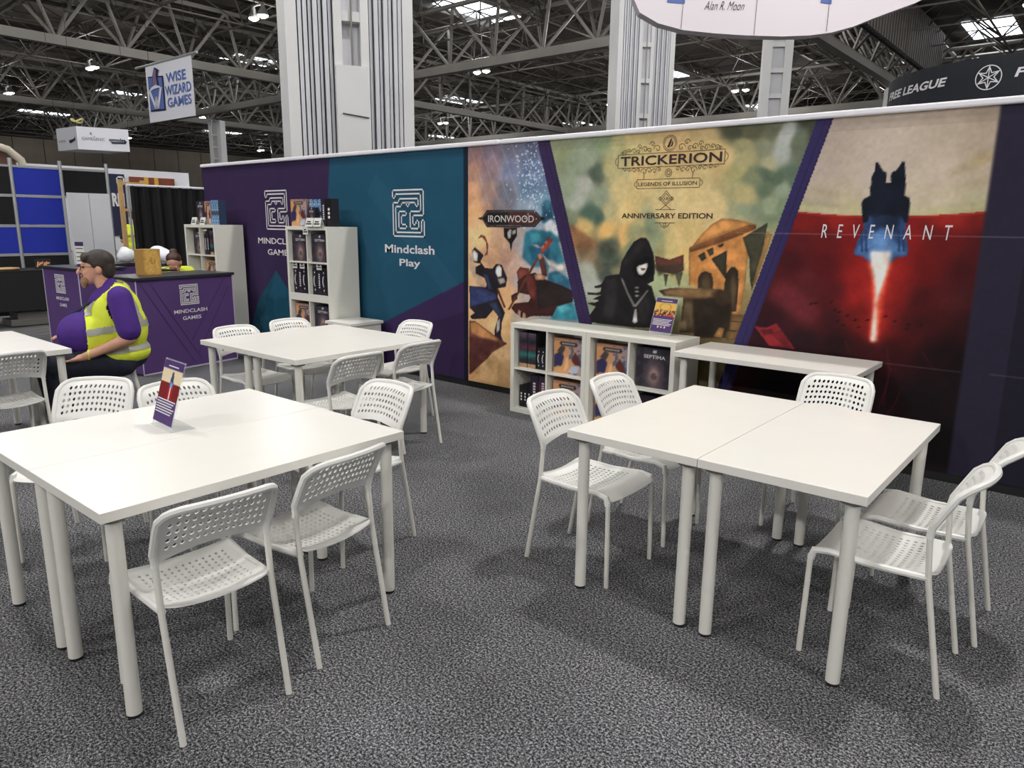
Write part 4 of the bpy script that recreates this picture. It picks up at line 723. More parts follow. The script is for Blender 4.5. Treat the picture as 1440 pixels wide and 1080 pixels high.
# ------------------------------------------------------------------ perforated white stacking chairs
def plate(f,nu,nv,rect,hole,thick,round_c,mb):
    """perforated shell: f(s,t)->3D for s,t in -1..1; rect=(s0,s1,t0,t1) perforated zone; round_c=(bottom,top) corner radii"""
    s0,s1,t0,t1=rect; ds=(s1-s0)/nu; dt=(t1-t0)/nv; idx={}; V=[]
    e=1e-3
    def nrm(s,t):
        a=Vector(f(min(1,s+e),t))-Vector(f(max(-1,s-e),t)); b=Vector(f(s,min(1,t+e)))-Vector(f(s,max(-1,t-e))); n=a.cross(b); return n.normalized()
    def vid(s,t):
        k=(round(s,5),round(t,5))
        if k not in idx: idx[k]=len(V); V.append(k)
        return idx[k]
    F=[]; walls=[]
    for i in range(nu):
        for j in range(nv):
            cs=s0+(i+.5)*ds; ct=t0+(j+.5)*dt; skip=(j==nv-1 and i in(0,nu-1)) and hole[2]
            O=[(cs+a*ds/2,ct+b*dt/2) for a,b in((-1,-1),(0,-1),(1,-1),(1,0),(1,1),(0,1),(-1,1),(-1,0))]
            o=[vid(*p) for p in O]
            if skip: F.append(tuple(o)); continue
            h=[vid(cs+hole[0]*ds/2*math.cos(a),ct+hole[1]*dt/2*math.sin(a)) for a in [math.radians(-135+45*k) for k in range(8)]]
            for k in range(8): F.append((o[k],o[(k+1)%8],h[(k+1)%8],h[k]))
            walls.append(h)
    # rim ring
    B=[]
    for i in range(2*nu): B.append((s0+i*ds/2,t0))
    for j in range(2*nv): B.append((s1,t0+j*dt/2))
    for i in range(2*nu): B.append((s1-i*ds/2,t1))
    for j in range(2*nv): B.append((s0,t1-j*dt/2))
    def outer(p):
        a=(p[0]-s0)/(s1-s0)*2-1; b=(p[1]-t0)/(t1-t0)*2-1
        r=round_c[1] if b>0 else round_c[0]
        if r and abs(a)>1-r[0] and abs(b)>1-r[1]:
            dx=(abs(a)-(1-r[0]))/r[0]; dy=(abs(b)-(1-r[1]))/r[1]; l=math.hypot(dx,dy)
            a=math.copysign(1-r[0]+r[0]*dx/l,a); b=math.copysign(1-r[1]+r[1]*dy/l,b)
        return a,b
    bi=[vid(*p) for p in B]; mid=[];oo=[]
    for p in B:
        q=outer(p); mid.append(vid((p[0]+q[0])/2+1e-5,(p[1]+q[1])/2)); oo.append(vid(q[0]+2e-5,q[1]))
    n=len(B)
    for k in range(n):
        k2=(k+1)%n; F.append((bi[k2],bi[k],mid[k],mid[k2])); F.append((mid[k2],mid[k],oo[k],oo[k2]))
    walls.append(oo[::-1])
    n0=len(mb.v); nV=len(V)
    for s,t in V: mb.v.append(tuple(f(max(-1,min(1,s)),max(-1,min(1,t)))))
    for s,t in V:
        s=max(-1,min(1,s)); t=max(-1,min(1,t)); mb.v.append(tuple(Vector(f(s,t))-nrm(s,t)*thick))
    for q in F:
        mb.f.append(tuple(n0+i for i in q)); mb.mi.append(0); mb.f.append(tuple(n0+nV+i for i in q[::-1])); mb.mi.append(0)
    for h in walls:
        for k in range(len(h)):
            a,b_=h[k],h[(k+1)%len(h)]; mb.f.append((n0+a,n0+b_,n0+nV+b_,n0+nV+a)); mb.mi.append(0)
    return [tuple(mb.v[n0+i]) for i in oo]
def back_y(z): return .088-.088*max(0,(z-.60))/.175-(.02*max(0,z-.74)/.03)
def f_back(s,t):
    x=s*.186; zb=.572+.030*math.cos(min(1,abs(s))*PI/2)**.8; zt=.778-.010*s*s
    z=zb+(zt-zb)*(t+1)/2
    return (x,back_y(z)-.030*(1-s*s)*(.3+.7*(t+1)/2),z)
def f_seat(s,t):
    v=(t+1)/2; x=s*(.172+.020*v); y=.055+.415*v
    z=.432-.020*math.sin(v*PI)+.022*v**2+.012*s*s*(1-v)-.010*(1-s*s)
    if v>.82: z-=.05*((v-.82)/.18)**2
    return (x,y,z)
def chair_proto():
    t=thing('perforated_chair','x','chair')
    b=MB(); oo=plate(f_back,14,5,(-.86,.86,-.72,.78),(.58,.58,True),.004,((.12,.10),(.30,.55)),b)
    # rolled rim over the top and down both sides
    rim=[p for p in oo if True]; n=len(rim)
    st=min(range(n),key=lambda i:(rim[i][0]-.186)**2+(rim[i][2]-.57)**2); en=min(range(n),key=lambda i:(rim[i][0]+.186)**2+(rim[i][2]-.57)**2)
    path=[]; i=st
    while True:
        path.append(rim[i]); 
        if i==en: break
        i=(i+1)%n
    path=[(.182,.088,.565)]+[p for k,p in enumerate(path) if k%2==0]+[(-.182,.088,.565)]
    b.tube(path,.0125,8)
    o=b.build('backrest',M['white_plastic'],t); autosmooth(o,.7)
    b=MB(); plate(f_seat,13,10,(-.82,.82,-.72,.50),(.46,.62,False),.006,((.25,.15),(.12,.08)),b)
    for s in(-1,1): b.tube([(s*.178,.07,.424),(s*.183,.25,.418),(s*.190,.40,.428),(s*.193,.448,.420),(s*.194,.458,.385)],[.012,.012,.013,.014,.0135],8)
    o=b.build('seat',M['white_plastic'],t); autosmooth(o,.7)
    for s in(-1,1):
        o=MB().tube([(s*.18,0,0),(s*.18,.075,.42),(s*.18,.086,.55),(s*.18,.088,.575)],.0105,10).build('leg',M['white_metal'],t); autosmooth(o)
        o=MB().tube([(s*.1935,.467,0),(s*.1935,.459,.40)],.0105,10).build('leg',M['white_metal'],t); autosmooth(o)
        o=MB().tube([(s*.18,.076,.425),(s*.178,.11,.420)],.011,8).build('seat_stub',M['white_metal'],t); autosmooth(o)
    return t
ch=chair_proto(); chairs=[]
def put_chair(x,y,face,label,group='white perforated chairs at the tables'):
    """x,y = middle of the rear feet; face = heading in degrees (0 = +x, 90 = +y)"""
    o=ch if not chairs else copy_tree(ch); chairs.append(o); o.location=(x,y,0); o.rotation_euler=(0,0,math.radians(face-90)); tag(o,label,'chair',group); return o
R_='white pair of tables nearest the red rocket poster'
put_chair(-.283,2.847,180,'white perforated chair at the right of the right-hand tables, nearer of the two')
put_chair(-.234,3.307,180,'white perforated chair at the right of the right-hand tables, farther of the two')
put_chair(-2.044,2.775,0,'white perforated chair left of the right-hand tables, nearer of the two')
put_chair(-2.06,3.33,0,'white perforated chair left of the right-hand tables, nearest the low game shelf')
put_chair(-1.125,4.20,-90,'white perforated chair between the right-hand tables and the table against the wall')
put_chair(-2.01,1.047,176,'white perforated chair in the left foreground, nearest of all chairs')
put_chair(-2.06,1.563,186,'second white perforated chair on the near side of the slanted sign table')
put_chair(-2.815,2.40,-90,'white perforated chair at the right end of the slanted sign table')
put_chair(-3.98,1.45,-47,'white perforated chair seen square on behind the slanted sign table, turned to the camera')
put_chair(-3.62,1.68,0,'white perforated chair partly hidden behind the slanted sign')
put_chair(-3.63,2.87,180,'white perforated chair on the near side of the middle tables, left of the two')
put_chair(-3.70,3.47,180,'white perforated chair on the near side of the middle tables, right of the two')
put_chair(-4.49,4.16,-90,'white perforated chair at the far end of the middle tables, against the teal wall')
put_chair(-5.27,2.96,0,'white perforated chair behind the middle tables in front of the purple counter')
put_chair(-5.34,3.49,0,'white perforated chair behind the middle tables in front of the tall game shelf')
put_chair(-5.22,1.44,180,'white perforated chair cut off at the left edge, tucked under the tables')
put_chair(-5.93,2.52,-112,'white perforated chair the seated man in the yellow vest sits on')
# ------------------------------------------------------------------ cube shelving
def cube_shelf(x,y,z,label,group=None):
    t=thing('cube_shelf',label,'shelf',(x,y,z),0,group); W=.77; Dp=.39; T=.038; g=.016
    w=M['shelf_white']
    for a,b_ in((0,T),(W-T,W)): MB().box(a,b_,0,Dp,T,W-T).build('side_panel',w,t,bevel=.001)
    MB().box(0,W,0,Dp,W-T,W).build('top_panel',w,t,bevel=.001); MB().box(0,W,0,Dp,0,T).build('bottom_panel',w,t,bevel=.001)
    MB().box(T,W-T,.002,Dp-.002,W/2-g/2,W/2+g/2).build('shelf_board',w,t); 
    for a,b_ in((T,W/2-g/2),(W/2+g/2,W-T)): MB().box(W/2-g/2,W/2+g/2,.002,Dp-.002,a,b_).build('divider',w,t)
    return t
KX=-3.935; KY=4.725
cube_shelf(KX,KY,0,'left half of the low white cube shelf under the two fighters poster'); cube_shelf(KX+.772,KY,0,'right half of the low white cube shelf, the slanted leaflet stand on top')
T2=(-7.235,4.75); T1=(-9.545,4.75)
for (x,y),nm in((T2,'tall cube shelf between the purple and teal wall panels'),(T1,'tall cube shelf behind the purple counter')):
    cube_shelf(x,y,0,'lower white unit of the '+nm); cube_shelf(x,y,.77,'upper white unit of the '+nm)
t=thing('side_cabinet','low white side cabinet with an overhanging top beside the tall cube shelf','cabinet',(-6.455,4.66,0))
MB().box(0,.43,0,.44,.535,.565).build('cabinet_top',M['white_lam'],t,bevel=.002); MB().box(.02,.41,.02,.42,0,.533).build('body',M['shelf_white'],t); MB().box(.03,.40,.01,.022,.30,.52).build('drawer_front',M['shelf_white'],t,bevel=.002); MB().box(.03,.40,.01,.022,.03,.285).build('drawer_front',M['shelf_white'],t,bevel=.002)
# ------------------------------------------------------------------ board game boxes
def cover_mesh(name,w,h,kind):
    n=30; P=Paint(0,w,0,h,w/n); U=P.X/w; V=P.Z/h; F1=fbm(P.nz,P.nx,6,3,hash_(kind)); F2=fbm(P.nz,P.nx,5,3,hash_(kind)+3)
    poly=lambda c,pts,a=1.: P.blend(P.mask([(x*w,z*h) for x,z in pts])*a,c)
    if kind=='iron':
        P.c[:]=(200,145,100); P.blend(np.clip((U-.45)*1.8+(F1-.5),0,1),(150,140,160)); P.blend((F1>.58)*(U>.5)*.7,(50,80,110)); P.blend((V>.9)*.4,(120,90,90))
        poly((48,44,84),[(.0,.15),(.28,.2),(.36,.5),(.2,.62),(.0,.5)]); poly((190,150,100),[(.05,.02),(.3,.1),(.35,.2),(.1,.2)])
        poly((70,60,58),[(.1,.62),(.3,.55),(.4,.75),(.25,.8)]); poly((92,46,42),[(.6,.42),(.72,.66),(.86,.5),(.95,.25),(.7,.3)]); poly((170,180,195),[(.5,.05),(.8,.05),(.9,.28),(.62,.24)]); poly((226,172,120),[(.36,.05),(.5,.2),(.5,.5),(.42,.45)])
        poly((40,36,38),[(.18,.86),(.24,.8),(.76,.8),(.82,.86),(.76,.92),(.24,.92)]); poly((150,140,135),[(.28,.845),(.72,.845),(.72,.875),(.28,.875)],.8)
    elif kind=='sept':
        P.c[:]=(58,52,62); P.blend((F1>.55)*.5,(34,30,40)); g=np.exp(-(((U-.5)/.17)**2+((V-.33)/.26)**2)); P.blend(g*.85,(196,160,150)); poly((40,34,42),[(.40,.28),(.46,.38),(.54,.38),(.60,.28),(.55,.2),(.45,.2)],.6)
        P.blend(((np.abs(U-.5)>.3)&(F2>.5))*.5,(28,25,34)); P.blend((((U-.5)/.05)**2+((V-.92)/.04)**2<1)*1.,(200,200,205))
    elif kind=='lost':
        P.c[:]=(36,34,44); P.blend(np.clip((V-.75)*4,0,1)*.8,(104,84,100)); P.blend(np.clip(1-np.abs(V-.38)/.16,0,1)*.8,(40,120,108)); P.blend(np.clip(1-np.abs(V-.58)/.12,0,1)*.6,(130,50,66)); P.blend((V<.12)*.8,(190,150,110)); P.c+=((F1-.5)*40)[...,None]
    elif kind=='moon':
        P.c[:]=(26,25,30); a=((U-.5)/.34)**2+((V-.5)/.20)**2; c2=((U-.72)/.34)**2+((V-.5)/.20)**2; P.blend(((a<1)&(c2>1))*1.,(190,190,196)); P.blend((((U-.5)/.12)**2+((V-.82)/.04)**2<1)*1.,(190,190,196)); P.blend((((U-.5)/.12)**2+((V-.18)/.04)**2<1)*1.,(190,190,196))
    elif kind=='dots':
        P.c[:]=(24,23,28)
        for q in(.62,.48,.34): P.blend((((U-.5)/.22)**2+((V-q)/.05)**2<1)*1.,(215,215,220))
    elif kind=='void':
        P.c[:]=(34,28,40); P.blend((F1>.6)*.5,(62,44,60))
        for q in range(7): P.blend(((np.abs(U-.5)<.16)&(np.abs(V-(.28+q*.08))<.025))*1.,(206,200,205))
    elif kind=='mars':
        P.c[:]=(48,36,52); P.blend(np.clip(1-np.abs(V-.65)/.2,0,1)*.7,(120,44,62)); P.blend(np.clip(1-np.abs(V-.25)/.15,0,1)*.7,(40,110,110))
        for q in range(6): P.blend(((np.abs(U-.5)<.16)&(np.abs(V-(.45+q*.07))<.02))*1.,(206,200,205))
    elif kind=='frost':
        P.c[:]=(74,120,164); P.blend((F1>.55)*.8,(190,208,220)); P.blend((F2>.6)*.7,(34,60,96)); P.blend((np.abs(V-.48)<.08)*.7,(70,52,62))
    elif kind=='gold':
        P.c[:]=(196,156,84); P.blend(np.clip(np.abs(U-.5)*2-.55,0,1)*.8+np.clip(np.abs(V-.5)*2-.7,0,1)*.8,(140,92,44)); P.c+=((F1-.5)*50)[...,None]; d=np.hypot((U-.55)*w,(V-.55)*h)/w; P.blend(((d<.16)&(d>.14))|((d<.09)&(d>.075)),(96,70,40))
    me=P.mesh(name,0,M['cover'],1.25); return me
def hash_(k): return sum(ord(c)*(i+3) for i,c in enumerate(k))
M['cover']=attr_mat('printed game box cover',.45,0,spec=.4)
M['box_dark']=mat('dark box side card',(34,31,38),.6); M['box_warm']=mat('warm box side card',(150,110,86),.6); M['box_blue']=mat('navy box side card',(40,58,88),.6); M['box_gold']=mat('parchment box side card',(176,136,72),.6)
_bx={}
def game_box(x,y,z,w,h,d,kind,label,rz=0,group='board game boxes on the shelves',title=None):
    """front cover faces -y; x,y,z = front left bottom corner"""
    key=(w,h,d,kind)
    if key not in _bx:
        sm=M[{'iron':'box_warm','frost':'box_blue','gold':'box_gold'}.get(kind,'box_dark')]
        _bx[key]=(MB().box(0,w,.0015,d,0,h).mesh('box_body',sm),cover_mesh('cover',w,h,kind))
    t=thing('game_box',label,'board game',(x,y,z),math.radians(rz),group)
    link('box_body',_bx[key][0],None,t); link('cover',_bx[key][1],None,t)
    if title=='SEPTIMA': text('lettering','SEPTIMA',M['print_white'],w*.2,w*.8,h*.74,h*.83,lambda a,b_:(a,-.001,b_),t,bold=.01)
    if title=='IRON': text('lettering','IRONWOOD',M['print_white'],w*.28,w*.72,h*.838,h*.884,lambda a,b_:(a,-.001,b_),t,bold=.005)
    return t
C=.3395; g=.016; T=.038
def cell(ox,oz,i,j): return ox+T+i*(C+g),oz+T+j*(C+g)
def lowcell(i,j): return cell(KX+(.772 if i>1 else 0),0,i%2,j)
fy=KY+.05
x,z=lowcell(0,1)
game_box(x+.02,fy,z,.085,.30,.28,'lost','leftmost tall teal-banded game, top left cell of the low shelf'); game_box(x+.112,fy,z,.085,.30,.28,'lost','second tall teal-banded game, top left cell of the low shelf')
for k in range(3): game_box(x+.202+k*.045,fy+.01,z,.042,.185,.26,'moon',('first','second','third')[k]+' small black crescent moon box, top left cell of the low shelf')
x,z=lowcell(0,0)
for k in range(3): game_box(x+.012+k*.042,fy+.02,z,.039,.19,.26,'dots',('first','second','third')[k]+' small black white-dotted box, bottom left cell of the low shelf')
game_box(x+.145,fy,z,.085,.30,.28,'void','dark white-lettered spined game, bottom left cell of the low shelf'); game_box(x+.237,fy,z,.085,.30,.28,'mars','red and teal spined game, bottom left cell of the low shelf')
for (i,j,nm) in((1,1,'upper cell of the left low shelf'),(1,0,'lower cell of the left low shelf'),(2,1,'upper cell of the right low shelf'),(2,0,'lower cell of the right low shelf')):
    x,z=lowcell(i,j); game_box(x+.025,fy+.01,z,.29,.29,.11,'iron','orange battle cover game in the '+nm,title='IRON')
x,z=lowcell(3,1); game_box(x+.02,fy+.03,z,.30,.30,.11,'sept','dark glowing arch game, rightmost upper cell of the low shelf',title='SEPTIMA')
x,z=lowcell(3,0); game_box(x+.03,fy+.06,z,.28,.28,.10,'void','plain dark game, rightmost lower cell of the low shelf')
# tall shelf by the teal wall
tx,ty=T2; ty+=.045
for i in(0,1):
    x,z=cell(tx,.77,i,1); game_box(x+.02,ty,z,.295,.295,.11,'sept',('left','right')[i]+' dark glowing arch game, top row of the tall teal-side shelf',title='SEPTIMA')
    x,z=cell(tx,.77,i,0)
    for k in range(4): game_box(x+.012+k*.08,ty,z,.075,.295,.28,'void' if k%2 else 'moon','%s dark spined game, %s middle cell of the tall teal-side shelf'%(('first','second','third','fourth')[k],('left','right')[i]))
x,z=cell(tx,0,0,1); game_box(x+.02,ty,z,.29,.295,.11,'iron','orange battle cover game low in the tall teal-side shelf',title='IRON')
x,z=cell(tx,0,1,1); game_box(x+.02,ty,z,.295,.295,.11,'sept','dark glowing arch game low in the tall teal-side shelf',title='SEPTIMA')
# on top of it
game_box(tx+.03,ty+.02,1.54,.29,.29,.09,'iron','pale battle cover game standing on top of the tall teal-side shelf',title='IRON')
for k in range(3): game_box(tx+.335+k*.075,ty+.05,1.54,.07,.285,.10,'frost',('left','middle','right')[k]+' blue frosty game in the row on top of the tall teal-side shelf')
game_box(tx+.40,ty-.015,1.54,.12,.20,.05,'sept','small dark arch game in front of the blue row on top of the shelf',title='SEPTIMA')
game_box(tx+.57,ty+.03,1.54,.08,.285,.10,'void','dark lettered game near the right end on top of the tall teal-side shelf'); game_box(tx+.66,ty+.03,1.54,.085,.29,.10,'dots','dark game with white dots at the right end on top of the tall teal-side shelf')
# shelf behind the counter
tx,ty=T1; ty+=.045
x,z=cell(tx,.77,0,1); game_box(x+.05,ty+.03,z,.26,.29,.10,'sept','dark arch game in the upper left cell of the shelf behind the counter',title='SEPTIMA')
x,z=cell(tx,.77,1,1)
for k in range(2): game_box(x+.02+k*.06,ty,z,.055,.26,.26,'void',('left','right')[k]+' dark lettered game, upper right cell of the shelf behind the counter')
for k in range(2): game_box(x+.16+k*.088,ty,z,.08,.30,.26,'lost',('left','right')[k]+' teal-banded game, upper right cell of the shelf behind the counter')
x,z=cell(tx,.77,1,0); game_box(x+.03,ty,z,.28,.28,.10,'iron','battle cover game in the second row of the shelf behind the counter',title='IRON')
game_box(tx+.22,ty+.03,1.54,.20,.29,.09,'sept','dark arch game on top of the shelf behind the counter',title='SEPTIMA'); game_box(tx+.43,ty+.03,1.54,.15,.29,.09,'iron','battle cover game on top of the shelf behind the counter',title='IRON')
for k in range(3): game_box(tx+.59+k*.06,ty+.03,1.54,.056,.30,.10,'frost',('left','middle','right')[k]+' blue frosty game at the right end on top of the shelf behind the counter')
# folded price cards
def price_card(x,y,z,label,rz=0,stand=True):
    t=MB()
    if stand: t.quad((0,0,0),(.13,0,0),(.13,.028,.09),(0,.028,.09)); t.quad((0,.029,.09),(.13,.029,.09),(.13,.056,0),(0,.056,0))
    else: t.box(0,.09,-.002,0,0,.07)
    o=t.build('price_card',M['paper'],None,(x,y,z)); o.rotation_euler=(0,0,math.radians(rz)); tag(o,label,'price card','white price cards')
    pl=(lambda a,b_:(a,b_*.311-.003,b_)) if stand else (lambda a,b_:(a,-.004,b_)); x1=.105 if stand else .078
    lines('price_print',[[(.02,.028),(x1,.028)],[(.03,.05),(x1-.02,.05)]],.012,M['print_black'],pl,o)
price_card(T1[0]+.18,T1[1]+.002,1.54,'left folded white price card on top of the shelf behind the counter'); price_card(T1[0]+.40,T1[1]+.002,1.54,'right folded white price card on top of the shelf behind the counter')
price_card(T2[0]+.42,T2[1]-.034,1.54,'left folded white price card on top of the tall teal-side shelf'); price_card(T2[0]+.56,T2[1]-.034,1.54,'right folded white price card on top of the tall teal-side shelf')
price_card(T2[0]+.34,T2[1]-.006,1.455,'small price label on the top edge of the tall teal-side shelf',0,False)
for k,(dx,lab) in enumerate(((.05,'first'),(.19,'second'),(.50,'third'))): price_card(T2[0]+dx,T2[1]+.035,1.08,lab+' white price label, middle row of the tall teal-side shelf',0,False)
price_card(T1[0]+.42,T1[1]+.035,1.46,'white price label on the dark games of the shelf behind the counter',0,False)
# ------------------------------------------------------------------ purple demo counters
def counter(x,y,rz,Lg,Dp,H,label,front_logo=True):
    """local: front face along +x at y=0 facing -y, body goes to +y"""
    t=thing('demo_counter',label,'counter',(x,y,0),rz)
    b=MB().box(0,Lg,0,Dp,.02,H-.03).build('body',M['purple_cloth'],t)
    MB().box(-.02,Lg+.02,-.02,Dp+.02,H-.03,H).build('counter_top',M['counter_top'],t,bevel=.003)
    for a in(0,Lg): MB().tube([(a,-.002,.01),(a,-.002,H-.03)],.006,6).build('edge_trim',M['counter_trim'],t)
    MB().box(0,Lg,-.006,.004,.005,.022).build('base_trim',M['counter_trim'],t)
    fp=lambda a,b_:(a,-.004,b_)
    return t,fp
CA,fp=counter(-7.64,3.25,math.radians(101),1.20,.56,1.015,'purple cloth demo counter with a dark top, nearest the white tables')
lines('diagonal_print',[[(.05,.95),(.62,.06)],[(.16,.95),(.70,.10)],[(1.08,.95),(.60,.30)],[(1.14,.86),(.68,.16)]],.008,M['purple_dark'],lambda a,b_:(a,-.003,b_),CA)
lines('emblem',emblem_paths(.50,.73,.70,.91),.011,M['print_white'],fp,CA); text('lettering','MINDCLASH',M['print_white'],.41,.83,.61,.65,fp,CA,bold=.02); text('lettering','GAMES',M['print_white'],.51,.745,.535,.575,fp,CA,bold=.02)
CB,fp=counter(-10.45,3.34,math.radians(5),.90,.55,1.015,'purple demo counter at the back left, partly behind the seated man')
lines('emblem',emblem_paths(.30,.54,.70,.92),.012,M['print_white'],fp,CB); text('lettering','MINDCLASH',M['print_white'],.28,.60,.61,.65,fp,CB,bold=.02); text('lettering','GAMES',M['print_white'],.35,.53,.53,.57,fp,CB,bold=.02)
CC,fp=counter(-10.28,4.10,math.radians(116),.62,.42,1.015,'purple demo counter at the very back with a grey top edge')
game_box(-7.98,3.50,1.015,.20,.27,.15,'gold','parchment coloured box with a round seal standing on the purple counter',99,None)
# leaflet stands
def leaflet(x,y,z,rz,label,rows,art):
    """A4 sheet in a slanted clear holder, leaning back; origin at the middle of its lower edge"""
    t=thing('leaflet_stand',label,'sign stand',(x,y,z),rz); W,Hh=.205,.29; tl=math.radians(17); cy,sy=math.sin(tl),math.cos(tl)
    pl=lambda a,b_,d=0.:(a,b_*cy-d*sy,b_*sy+d*cy+.002)
    b=MB(); b.poly([pl(-W/2,0),pl(W/2,0),pl(W/2,Hh),pl(-W/2,Hh)]); b.poly([pl(-W/2,0,-.004),pl(-W/2,Hh,-.004),pl(W/2,Hh,-.004),pl(W/2,0,-.004)]); 
    b.poly([pl(-W/2,Hh),pl(W/2,Hh),pl(W/2,Hh,-.004),pl(-W/2,Hh,-.004)])
    b.build('acrylic_sleeve',M['acrylic'],t,fix=False)
    MB().box(-W/2,W/2,-.005,.10,0,.003).build('acrylic_foot',M['acrylic'],t)
    MB().bar(pl(-W/2,Hh,-.006),pl(-W/2,0,-.006),.003,.003).build('acrylic_edge',M['acrylic'],t)
    n=44; P=Paint(-W/2+.006,W/2-.006,.02,Hh-.006,W/n); U=(P.X+W/2)/W; V=P.Z/Hh; P.c[:]=(70,48,100)
    if art=='red':
        m=(V<.86)&(V>.42); P.blend(m*1.,(110,22,24)); P.blend((m&(V>.66))*1.,(205,190,160)); P.blend((m&(V<=.66)&(np.abs(U-.55)<.12))*.6,(170,40,34)); P.blend(((np.abs(U-.55)<.05-(V-.78)*.3)&(V>.62)&(V<.82))*1.,(52,62,92)); P.blend(((np.abs(U-.55)<.02)&(V>.42)&(V<=.64))*1.,(225,200,200)); P.blend((np.hypot((U-.55),(V-.64)*1.4)<.06)*.9,(100,150,210))
    else:
        m=(V<.86)&(V>.5); P.blend(m*1.,(205,165,80)); P.blend((m&(V<.66)&(fbm(P.nz,P.nx,14,2,3)>.5))*1.,(60,44,40)); P.blend((m&(V<.62)&(fbm(P.nz,P.nx,12,2,8)>.6))*1.,(190,60,50)); P.blend((np.abs(np.hypot((U-.5)*1.,(V-.74)*2.6)-.25)<.03)*.6,(150,112,50))
        for q in(.3,.45,.6): P.blend((np.hypot((U-q-.05),(V-.2)*1.4)<.035)*1.,(225,190,160))
    P.blend((V<.05)*1.,(200,196,202))
    me=P.mesh('leaflet',0,M['cover'],1.3); v=np.zeros(len(me.vertices)*3); me.vertices.foreach_get('co',v); v=v.reshape(-1,3)
    w2=np.array([pl(a,c_,.0012) for a,_,c_ in v]); me.vertices.foreach_set('co',w2.ravel()); me.update(); link('leaflet',me,None,t)
    pp=lambda a,b_:pl(a,b_,.0024)
    L_=[[(-.045,.262),(.05,.262)]]+[[(-.085,.118-.011*k),(.085-.012*(k%3),.118-.011*k)] for k in range(rows)]
    lines('leaflet_lettering',L_,.005,M['print_white'],pp,t); return t
leaflet(-3.01,1.327,TH,math.radians(-4),'slanted clear leaflet stand with a red rocket leaflet on the front left white table',6,'red')
leaflet(-2.675,5.0,.77,math.radians(-8),'slanted leaflet stand with a golden picture on top of the low cube shelf',5,'gold')
t=thing('leaflet_stand','tall narrow leaflet stand on the back left purple counter','sign stand',(-9.98,3.62,1.015),math.radians(35))
MB().box(-.055,.055,-.002,.004,0,.30).build('sheet',M['paper'],t); MB().box(-.055,.055,-.004,-.002,.25,.30).build('header',M['purple_dark'],t); MB().box(-.06,.06,-.03,.04,0,.006).build('foot',M['black'],t); MB().box(-.055,.055,-.004,-.002,.0,.03).build('footer',M['purple_dark'],t)
lines('leaflet_lettering',[[(-.04,z),(.04,z)] for z in(.07,.12,.17,.22)],.014,M['bracket'],lambda a,b_:(a,-.0045,b_),t)
# merchandise tray on the rear counter top and white bags
t=thing('leaflet_tray','low dark tray heaped with small printed cards behind the seated man','tray',(-8.75,3.75,1.02),.2)
MB().box(0,.42,0,.22,0,.015).build('tray_base',M['black'],t)
random.seed(3)
for k in range(14): 
    o=MB().box(-.035,.035,-.022,.022,0,.004).build('card',random.choice([M['paper'],M['purple_dark'],M['bracket']]),t,(random.uniform(.05,.37),random.uniform(.04,.18),.017+.005*k)); o.rotation_euler=(random.uniform(-.2,.2),random.uniform(-.2,.2),random.uniform(0,3))
# ------------------------------------------------------------------ blobs: people, bags
def blob(name,prims,voxel,m,parent=None,smooth=4,keep=False):
    bm=bmesh.new()
    for p in prims:
        if p[0]=='ell':
            _,c,r=p[:3]; e=Matrix.Translation(c)@(Matrix.Rotation(p[3],4,p[4]) if len(p)>3 else Matrix.Identity(4))@Matrix.Diagonal((*r,1))
            bmesh.ops.create_icosphere(bm,subdivisions=3,radius=1,matrix=e)
        else:
            _,a,b_,r0,r1=p; a=Vector(a);b_=Vector(b_); d=b_-a
            for q,r in((a,r0),(b_,r1)): bmesh.ops.create_icosphere(bm,subdivisions=2,radius=r,matrix=Matrix.Translation(q))
            rot=d.to_track_quat('Z','Y').to_matrix().to_4x4()
            bmesh.ops.create_cone(bm,cap_ends=True,segments=18,radius1=r0,radius2=r1,depth=d.length,matrix=Matrix.Translation((a+b_)/2)@rot)
    me=bpy.data.meshes.new(name); bm.to_mesh(me); bm.free(); o=bpy.data.objects.new('tmp',me); COL.objects.link(o)
    rm=o.modifiers.new('r','REMESH'); rm.mode='VOXEL'; rm.voxel_size=voxel
    sm=o.modifiers.new('s','SMOOTH'); sm.iterations=smooth; sm.factor=.5
    dg=bpy.context.evaluated_depsgraph_get(); out=bpy.data.meshes.new_from_object(o.evaluated_get(dg)); bpy.data.objects.remove(o); bpy.data.meshes.remove(me)
    out.name=name; out.materials.clear(); out.materials.append(m); out.shade_smooth(); return link(name,out,None,parent)
def keep_faces(o,name,test,m,parent,inflate=0.,thick=0.):
    """a child cut from o's surface where test(centre, normal) holds"""
    bm=bmesh.new(); bm.from_mesh(o.data); bm.normal_update()
    bmesh.ops.delete(bm,geom=[f for f in bm.faces if not test(f.calc_center_median(),f.normal)],context='FACES')
    bm.normal_update()
    for v in bm.verts: v.co+=v.normal*inflate
    if thick: bmesh.ops.solidify(bm,geom=bm.faces[:],thickness=-thick)
    me=bpy.data.meshes.new(name); bm.to_mesh(me); bm.free(); me.materials.append(m); me.shade_smooth(); return link(name,me,None,parent)
